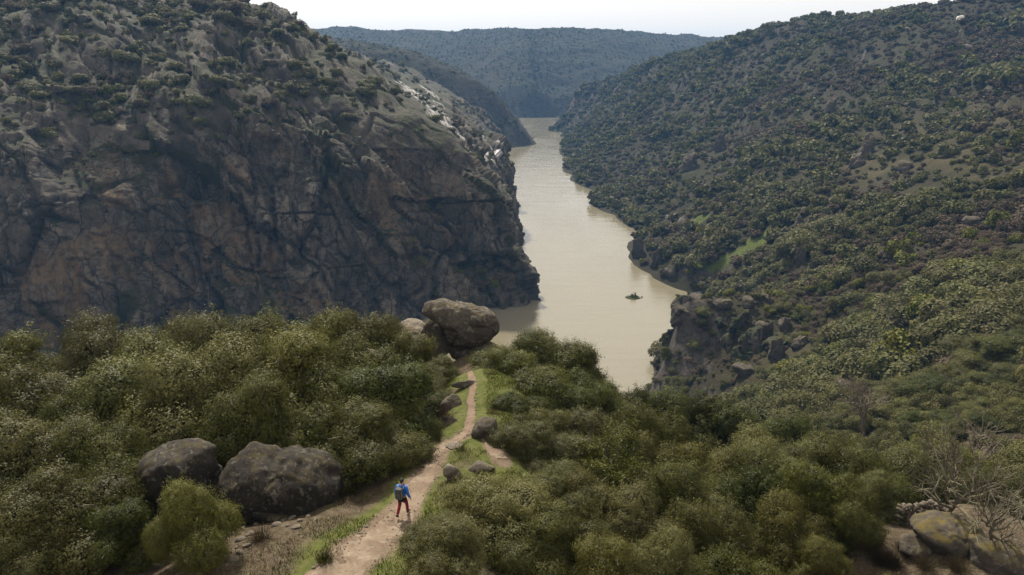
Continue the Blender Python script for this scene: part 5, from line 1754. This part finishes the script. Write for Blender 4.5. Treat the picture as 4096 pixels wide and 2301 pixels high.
bank_plant("cypress_tree", "large dark tree above the upper green terrace", "tree", 'darkA', 771, 240, 452, 5.0, 6.5)
bank_plant("pine_tree", "dark pine left of the small meadow near the skyline", "tree", 'juniper', 740, 44, 1010, 5.0, 11)
bank_plant("pine_tree", "dark pine in the small meadow near the skyline", "tree", 'juniper', 756, 40, 1000, 5.5, 12)
bank_plant("pine_tree", "taller pine right of the small meadow near the skyline", "tree", 'juniper', 770, 36, 980, 6.0, 14)
p = at(663, 338, 291)
plant("crag_tree", "small dark tree leaning out from the crag over the river", "tree", 'oakB', p[0] + 0.5, 291, 2.2, 4.2, 1.0, None, p[2] - 2.2, 0.0)

WHITE = mat_plain("white_paint", (0.72, 0.71, 0.68), 0.5, 0.08)
GREYM = mat_plain("grey_metal", (0.30, 0.31, 0.33), 0.45, 0.15)
DARKW = mat_plain("wet_dark_wood", (0.035, 0.030, 0.026), 0.6, 0.3)
WOODM = mat_plain("weathered_wood", (0.16, 0.13, 0.095), 0.85, 0.3)


def box(c, s):
    V = np.array([(x, y, z) for z in (-.5, .5) for y in (-.5, .5) for x in (-.5, .5)]) * np.array(s) + np.array(c)
    F = np.array([[0, 2, 3, 1], [4, 5, 7, 6], [0, 1, 5, 4], [2, 6, 7, 3], [0, 4, 6, 2], [1, 3, 7, 5]])
    return V, F


p = seen(681, 226, 200)
tb = thing("garden_table", "white table under the blossoming almond tree", "table", (p[0], p[1], gz(p[0], p[1])))
link("table_top", mesh_np("table_top", *box((0, 0, 1.0), (3.4, 1.4, 0.12)), WHITE), tb)
for sx in (-1.5, 1.5):
    link("leg", mesh_np("leg", *box((sx, 0, 0.47), (0.12, 1.2, 0.94)), WHITE), tb)

# floating planted platform
pr = at(633, 298, 420.0)
RX, RY = pr[0], 420.0
raft = thing("floating_platform", "floating platform planted with green grass in the river", "raft", (RX, RY, 0.0))
ring = np.array([(-4.7, 0.9), (-3.6, 2.4), (-0.6, 3.4), (2.0, 2.8), (4.5, 0.3), (4.6, -0.9), (0.6, -3.5), (-1.2, -3.2), (-4.6, -0.4)])
def prism(poly, z0, z1):
    n = len(poly)
    V = np.concatenate([np.c_[poly, np.full(n, z0)], np.c_[poly, np.full(n, z1)], [[0, 0, z0], [0, 0, z1]]])
    F = []
    for i in range(n):
        j = (i + 1) % n
        F += [[i, j, n + j], [i, n + j, n + i], [n + i, n + j, 2 * n + 1], [j, i, 2 * n]]
    return V, np.array(F)
link("deck", mesh_np("deck", *prism(ring * 0.99, -0.3, 0.42), DARKW), raft)
for i in range(len(ring)):
    a_, b_ = np.append(ring[i], 0.36), np.append(ring[(i + 1) % len(ring)], 0.36)
    link("rim_log", mesh_np("rim_log", *tubes([(np.array([a_, b_]), np.array([0.26, 0.26]))], 8), DARKW, None, True), raft)
M_ = Mat("platform_turf")
turf = M_.done(M_.pbr(M_.ramp(M_.noise(M_.co['Object'], 0.9, 5, 0.7), [(0.35, (0.06, 0.05, 0.018)), (0.5, (0.10, 0.12, 0.025)), (0.65, (0.085, 0.15, 0.02))]), 0.9))
link("turf", mesh_np("turf", *prism(ring * 0.93, 0.40, 0.56), turf), raft)
rg = np.random.default_rng(77)
m = 2600
g2 = rg.uniform(-1, 1, (m, 2)) * np.array([4.2, 3.0])
g2 = g2[np.abs(g2[:, 0]) / 4.3 + np.abs(g2[:, 1]) / 3.2 < 1]
hh = rg.uniform(0.2, 0.6, len(g2))
b3 = np.c_[g2, np.full(len(g2), 0.5)]
sd3 = rg.normal(0, 0.06, (len(g2), 3)) * np.array([1, 1, 0])
tp3 = b3 + np.c_[rg.normal(0, 0.12, (len(g2), 2)), hh]
o = link("turf_grass", leaf_mesh("turf_grass", np.stack([b3 - sd3, b3 + sd3, tp3], 1).reshape(-1, 3), np.arange(3 * len(g2)).reshape(-1, 3), MT['grass']), raft)
o["kind"] = "stuff"
plant("raft_shrub", "dark upright shrub on the floating platform", "shrub", 'juniper', RX + 1.4, RY + 0.4, 0.75, 3.0, 0.4, None, 0.5)
plant("raft_shrub", "low green shrub beside the upright one on the platform", "shrub", 'bright', RX + 2.3, RY + 0.9, 0.7, 1.1, 1.4, None, 0.45)
hut = thing("nest_box", "grey wooden nest shelter on the floating platform", "shelter", (RX - 0.7, RY, 0.5))
link("wall", mesh_np("wall", *box((0, 0, 0.9), (1.3, 1.1, 1.8)), WOODM), hut)
link("roof", mesh_np("roof", *box((0, 0, 1.92), (1.7, 1.4, 0.16)), DARKW), hut)
for sx in (-0.55, 0.0, 0.55):
    link("branch", mesh_np("branch", *tubes([(np.array([(sx, -0.62, 0.0), (sx * 1.2, -0.66, 1.3), (sx * 1.5, -0.6, 2.4)]), np.array([0.09, 0.07, 0.03]))], 5), WOODM), hut)
perch = thing("perch_beam", "dark perching beam on a post above the platform", "perch", (RX + 0.3, RY + 0.6, 0.5))
link("post", mesh_np("post", *box((0, 0, 1.4), (0.10, 0.10, 2.8)), WOODM), perch)
link("beam", mesh_np("beam", *tubes([(np.array([(-0.6, 0, 2.7), (0.6, 0, 3.0)]), np.array([0.09, 0.09]))], 6), DARKW), perch)
buoy = link("buoy", mesh_np("buoy", ICO[3][0] * np.array([0.42, 0.3, 0.26]), ICO[3][1], WHITE, None, True), None, (RX + 4.5, RY - 1.0, 0.62))
tag(buoy, "small white float at the right tip of the platform", "buoy")


def boat_hull(L, Wd, H, mat, inner, name, label, loc, rz):
    b = thing(name, label, "boat", loc, rz)
    n, m = 18, 11
    t = np.linspace(-1, 1, n)
    half = Wd / 2 * np.clip(1 - np.clip(t, 0, 1) ** 2.2, 0.02, 1) * (1 - 0.12 * np.clip(-t, 0, 1) ** 2)
    a = np.linspace(-1, 1, m)
    X_ = np.repeat((t * L / 2)[:, None], m, 1)
    Y_ = half[:, None] * np.sign(a)[None] * np.abs(a)[None] ** 0.6
    Z_ = H * (np.abs(a)[None] ** 2.2) + 0.25 * H * np.clip(t, 0, 1)[:, None] ** 2 - 0.12
    Vh = np.stack([X_, Y_, Z_], -1).reshape(-1, 3)
    link("hull", mesh_np("hull", Vh, grid_faces(n, m), mat, None, True), b)
    Vi = np.stack([X_ * 0.96, Y_ * 0.9, Z_ * 0.9 + 0.08], -1).reshape(-1, 3)
    link("inner_hull", mesh_np("inner_hull", Vi, grid_faces(n, m), inner, None, True), b)
    for s_ in (0, m - 1):
        link("gunwale", mesh_np("gunwale", *tubes([(Vh.reshape(n, m, 3)[:, s_] + np.array([0, 0, 0.02]), np.full(n, 0.05))], 6), mat, None, True), b)
    for x in (-0.55, 0.2):
        link("seat", mesh_np("seat", *box((x * L / 2, 0, H * 0.62), (0.28, Wd * 0.85, 0.05)), WOODM), b)
    tr_ = Vh.reshape(n, m, 3)[0]
    link("transom", mesh_np("transom", np.concatenate([tr_, tr_ * np.array([1, 1, 0]) + np.array([0.02, 0, H])]), np.stack([np.arange(m - 1), np.arange(1, m), np.arange(1, m) + m, np.arange(m - 1) + m], 1), mat), b)
    return b


boat_hull(2.6, 1.3, 0.75, WHITE, GREYM, "rowing_boat", "small white and grey boat moored to the platform", (RX + 5.9, RY + 1.1, 0.0), 0.9)
pb = at(699, 300, 416)
boat_hull(5.6, 1.6, 0.7, DARKW, DARKW, "rowing_boat", "long dark boat moored near the right bank", (pb[0], 416, 0.0), 0.1)

# ------------------------------------------------------------------ the hiker
def skinned(name, verts, edges, radii, mat, sub=2, root=0):
    me = bpy.data.meshes.new(name)
    me.from_pydata([tuple(v) for v in verts], edges, [])
    o = bpy.data.objects.new(name + "_frame", me)
    COL.objects.link(o)
    sk_ = o.modifiers.new("skin", 'SKIN')
    sk_.use_smooth_shade = True
    for i, r in enumerate(radii):
        sv = me.skin_vertices[0].data[i]
        sv.radius = (r, r) if not isinstance(r, tuple) else r
        sv.use_root = (i == root)
    ss = o.modifiers.new("sub", 'SUBSURF')
    ss.levels = ss.render_levels = sub
    dg = bpy.context.evaluated_depsgraph_get()
    new = bpy.data.meshes.new_from_object(o.evaluated_get(dg))
    new.name = name
    bpy.data.objects.remove(o)
    new.materials.clear()
    new.materials.append(mat)
    return new


class Sk:
    def __init__(self):
        self.v, self.e, self.r = [], [], []
    def add(self, p, r, parent=None):
        self.v.append(p); self.r.append(r)
        if parent is not None:
            self.e.append((parent, len(self.v) - 1))
        return len(self.v) - 1
    def chain(self, pts, parent):
        for p, r in pts:
            parent = self.add(p, r, parent)
        return parent


SKIN = mat_plain("skin", (0.42, 0.25, 0.17), 0.55, 0.08, 30)
HAIR = mat_plain("dark_hair", (0.012, 0.009, 0.008), 0.5, 0.3, 60)
BLUE = mat_plain("blue_jacket", (0.012, 0.115, 0.45), 0.6, 0.3, 7)
RED = mat_plain("red_trousers", (0.17, 0.010, 0.018), 0.75, 0.3, 7)
BLACK = mat_plain("black_panel", (0.010, 0.008, 0.010), 0.75, 0.2, 12)
BOOT = mat_plain("dark_boot", (0.022, 0.019, 0.018), 0.7, 0.3, 14)
PACK = mat_plain("grey_pack", (0.058, 0.053, 0.048), 0.75, 0.25, 14)
STRAP_HIGHLIGHT = mat_plain("grey_strap_highlight", (0.22, 0.23, 0.24), 0.6, 0.15, 20)

LEGL = [(-0.105, 0.0, 0.90), (-0.125, -0.02, 0.52), (-0.155, -0.30, 0.165)]
LEGR = [(0.105, 0.02, 0.90), (0.120, 0.15, 0.50), (0.125, 0.20, 0.09)]
ARML = [(-0.19, 0.0, 1.43), (-0.27, -0.08, 1.16), (-0.27, 0.10, 0.98)]
ARMR = [(0.19, 0.0, 1.43), (0.285, -0.06, 1.15), (0.335, 0.04, 0.905)]
B = Sk()
pel = B.add((0, 0, 0.95), (0.135, 0.10))
ch = B.chain([((0, 0, 1.10), (0.12, 0.09)), ((0, 0.01, 1.27), (0.14, 0.10)), ((0, 0.0, 1.41), (0.13, 0.09))], pel)
nk = B.chain([((0, 0.015, 1.505), 0.055), ((0, 0.03, 1.56), 0.055), ((0, 0.04, 1.62), (0.072, 0.085)), ((0, 0.045, 1.69), (0.080, 0.098)), ((0, 0.04, 1.75), (0.055, 0.07))], ch)
B.chain([((0, 0.135, 1.655), 0.014), ((0, 0.155, 1.645), 0.010)], nk - 2)                       # nose
for s_ in (-1, 1):
    B.chain([((s_ * 0.083, 0.03, 1.665), 0.016), ((s_ * 0.093, 0.025, 1.675), 0.012)], nk - 1)   # ears
for L_ in (LEGL, LEGR):
    B.chain([(L_[0], 0.075), (L_[1], 0.055), (L_[2], 0.042)], pel)
for A_, s_ in ((ARML, -1), (ARMR, 1)):
    w = B.chain([(A_[0], 0.055), (A_[1], 0.042), (A_[2], 0.028)], ch)
    e, h = np.array(A_[1]), np.array(A_[2])
    d_ = (h - e) / np.linalg.norm(h - e)
    d_ = d_ * 0.8 + np.array([0, 0.1, -0.35])
    d_ /= np.linalg.norm(d_)
    fwd = np.array([0, 1.0, 0.15])
    palm = B.add(tuple(h + d_ * 0.07), (0.034, 0.018), w)
    for k, (off, ln) in enumerate(((0.028, 0.066), (0.010, 0.076), (-0.010, 0.070), (-0.028, 0.054))):
        b0 = h + d_ * 0.095 + fwd * off
        b1 = b0 + d_ * ln * 0.55 + np.array([-s_ * 0.006, 0, 0])
        b2 = b1 + d_ * ln * 0.45 + np.array([-s_ * 0.018, 0, 0])
        B.chain([(tuple(b0), 0.0095), (tuple(b1), 0.009), (tuple(b2), 0.008)], palm)
    t0 = h + d_ * 0.045 + fwd * 0.035
    t1 = t0 + d_ * 0.03 + fwd * 0.022
    B.chain([(tuple(t0), 0.011), (tuple(t1), 0.010), (tuple(t1 + d_ * 0.03), 0.008)], palm)
hx, hy = -4.72, 24.9
hz = gz(hx, hy) - 0.10 * math.exp(-(seg_dist(np.array([hx]), np.array([hy]), PATH)[0]) ** 2) + 0.03
HRZ = -0.22
man = tag(link("person", skinned("person", B.v, B.e, B.r, SKIN), None, (hx, hy, hz), (0, 0, HRZ), (1.03,) * 3), "hiker in blue jacket and red trousers walking away along the path", "person")
J = Sk()
j0 = J.add((0, 0.0, 0.99), (0.185, 0.145))
jt = J.chain([((0, 0.0, 1.12), (0.175, 0.135)), ((0, 0.01, 1.28), (0.185, 0.135)), ((0, 0.0, 1.42), (0.165, 0.115))], j0)
J.chain([((0, 0.012, 1.50), (0.085, 0.08)), ((0, 0.012, 1.535), (0.078, 0.075))], jt)
for A_, s_ in ((ARML, -1), (ARMR, 1)):
    e, h = np.array(A_[1]), np.array(A_[2])
    J.chain([(A_[0], 0.082), (tuple((np.array(A_[0]) + e) / 2), 0.075), (tuple(e), 0.066), (tuple((e + h) / 2), 0.058), (tuple(h - (h - e) * 0.06), 0.046)], jt)
link("jacket", skinned("jacket", J.v, J.e, J.r, BLUE), man)
T = Sk()
t0 = T.add((0, 0.0, 0.985), (0.165, 0.125))
t1 = T.add((0, 0.0, 0.91), (0.16, 0.125), t0)
for L_ in (LEGL, LEGR):
    a_, k_, f_ = (np.array(q_) for q_ in L_)
    T.chain([(tuple(a_ - np.array([0, 0, 0.06])), 0.098), (tuple((a_ + k_) / 2), 0.088), (tuple(k_), 0.073), (tuple((k_ + f_) / 2), 0.070), (tuple(f_ + (k_ - f_) * 0.10), 0.064)], t1)
link("trousers", skinned("trousers", T.v, T.e, T.r, RED), man)
S = Sk()
s0 = S.add((0, -0.015, 0.875), (0.150, 0.118))
for L_ in (LEGL, LEGR):
    a_, k_, f_ = (np.array(q_) for q_ in L_)
    S.chain([(tuple(a_ + np.array([0, -0.012, -0.055])), 0.103), (tuple(a_ * 0.72 + k_ * 0.28 + np.array([0, -0.01, 0])), 0.096)], s0)
link("seat_panel", skinned("seat_panel", S.v, S.e, S.r, BLACK), man)
for nm_, L_, toe in (("boot", LEGL, (-0.155, -0.165, 0.05)), ("boot", LEGR, (0.135, 0.40, 0.045))):
    f_ = np.array(L_[2])
    k_ = np.array(L_[1])
    Bt = Sk()
    heel = f_ + (np.array([0, -0.07, -0.03]) if toe[0] > 0 else np.array([0, -0.045, 0.01]))
    a0 = Bt.add(tuple(f_ + (k_ - f_) * 0.16), 0.058)
    a1 = Bt.add(tuple(f_), 0.055, a0)
    Bt.add(tuple(heel), 0.045, a1)
    tv_ = np.array(toe)
    Bt.chain([(tuple((f_ + tv_) / 2 + np.array([0, 0, -0.01])), (0.05, 0.042)), (tuple(tv_), (0.046, 0.03))], a1)
    link(nm_, skinned("boot", Bt.v, Bt.e, Bt.r, BOOT), man)
Vh, Fh = ICO[4]
hv = Vh * np.array([0.089, 0.106, 0.112])
cut = (hv[:, 2] > -0.035) | (hv[:, 1] < -0.02)
keepf = cut[Fh].all(1) & (hv[Fh].mean(1)[:, 2] > -0.085)
hv = hv * (1 + 0.05 * fbm(hv * 40, 2, 5)[:, None]) + np.array([0, 0.040, 1.695])
link("hair", mesh_np("hair", hv, Fh[keepf], HAIR, None, True), man)

pack = thing("backpack", "grey backpack worn on the hiker's back", "backpack", (hx, hy, hz), HRZ, None, (1.03,) * 3)
def soft_box(c, s, pw=0.45, sub=4):
    V_, F_ = ICO[sub]
    d_ = np.sign(V_) * np.abs(V_) ** pw
    return d_ * np.array(s) / 2 + np.array(c), F_
link("main_bag", mesh_np("main_bag", *soft_box((-0.03, -0.235, 1.225), (0.31, 0.21, 0.50)), PACK, None, True), pack)
link("front_pocket", mesh_np("front_pocket", *soft_box((-0.03, -0.335, 1.16), (0.23, 0.09, 0.28)), PACK, None, True), pack)
link("top_lid", mesh_np("top_lid", *soft_box((-0.03, -0.235, 1.45), (0.27, 0.22, 0.11)), PACK, None, True), pack)
for s_ in (-1, 1):
    link("shoulder_strap", mesh_np("shoulder_strap", *tubes([(np.array([(s_ * 0.10 - 0.01, -0.16, 1.40), (s_ * 0.125, -0.06, 1.52), (s_ * 0.13, 0.06, 1.50), (s_ * 0.13, 0.135, 1.36), (s_ * 0.15, 0.10, 1.15), (s_ * 0.16, -0.10, 1.05)]), np.full(6, 0.022))], 6), STRAP_HIGHLIGHT, None, True), pack)
    link("side_highlight", mesh_np("side_highlight", *tubes([(np.array([(s_ * 0.135 - 0.03, -0.32, 1.40), (s_ * 0.15 - 0.03, -0.335, 1.24), (s_ * 0.13 - 0.03, -0.335, 1.05)]), np.full(3, 0.009))], 5), STRAP_HIGHLIGHT, None, True), pack)  # pale tubes standing in for highlights down the pack's sides
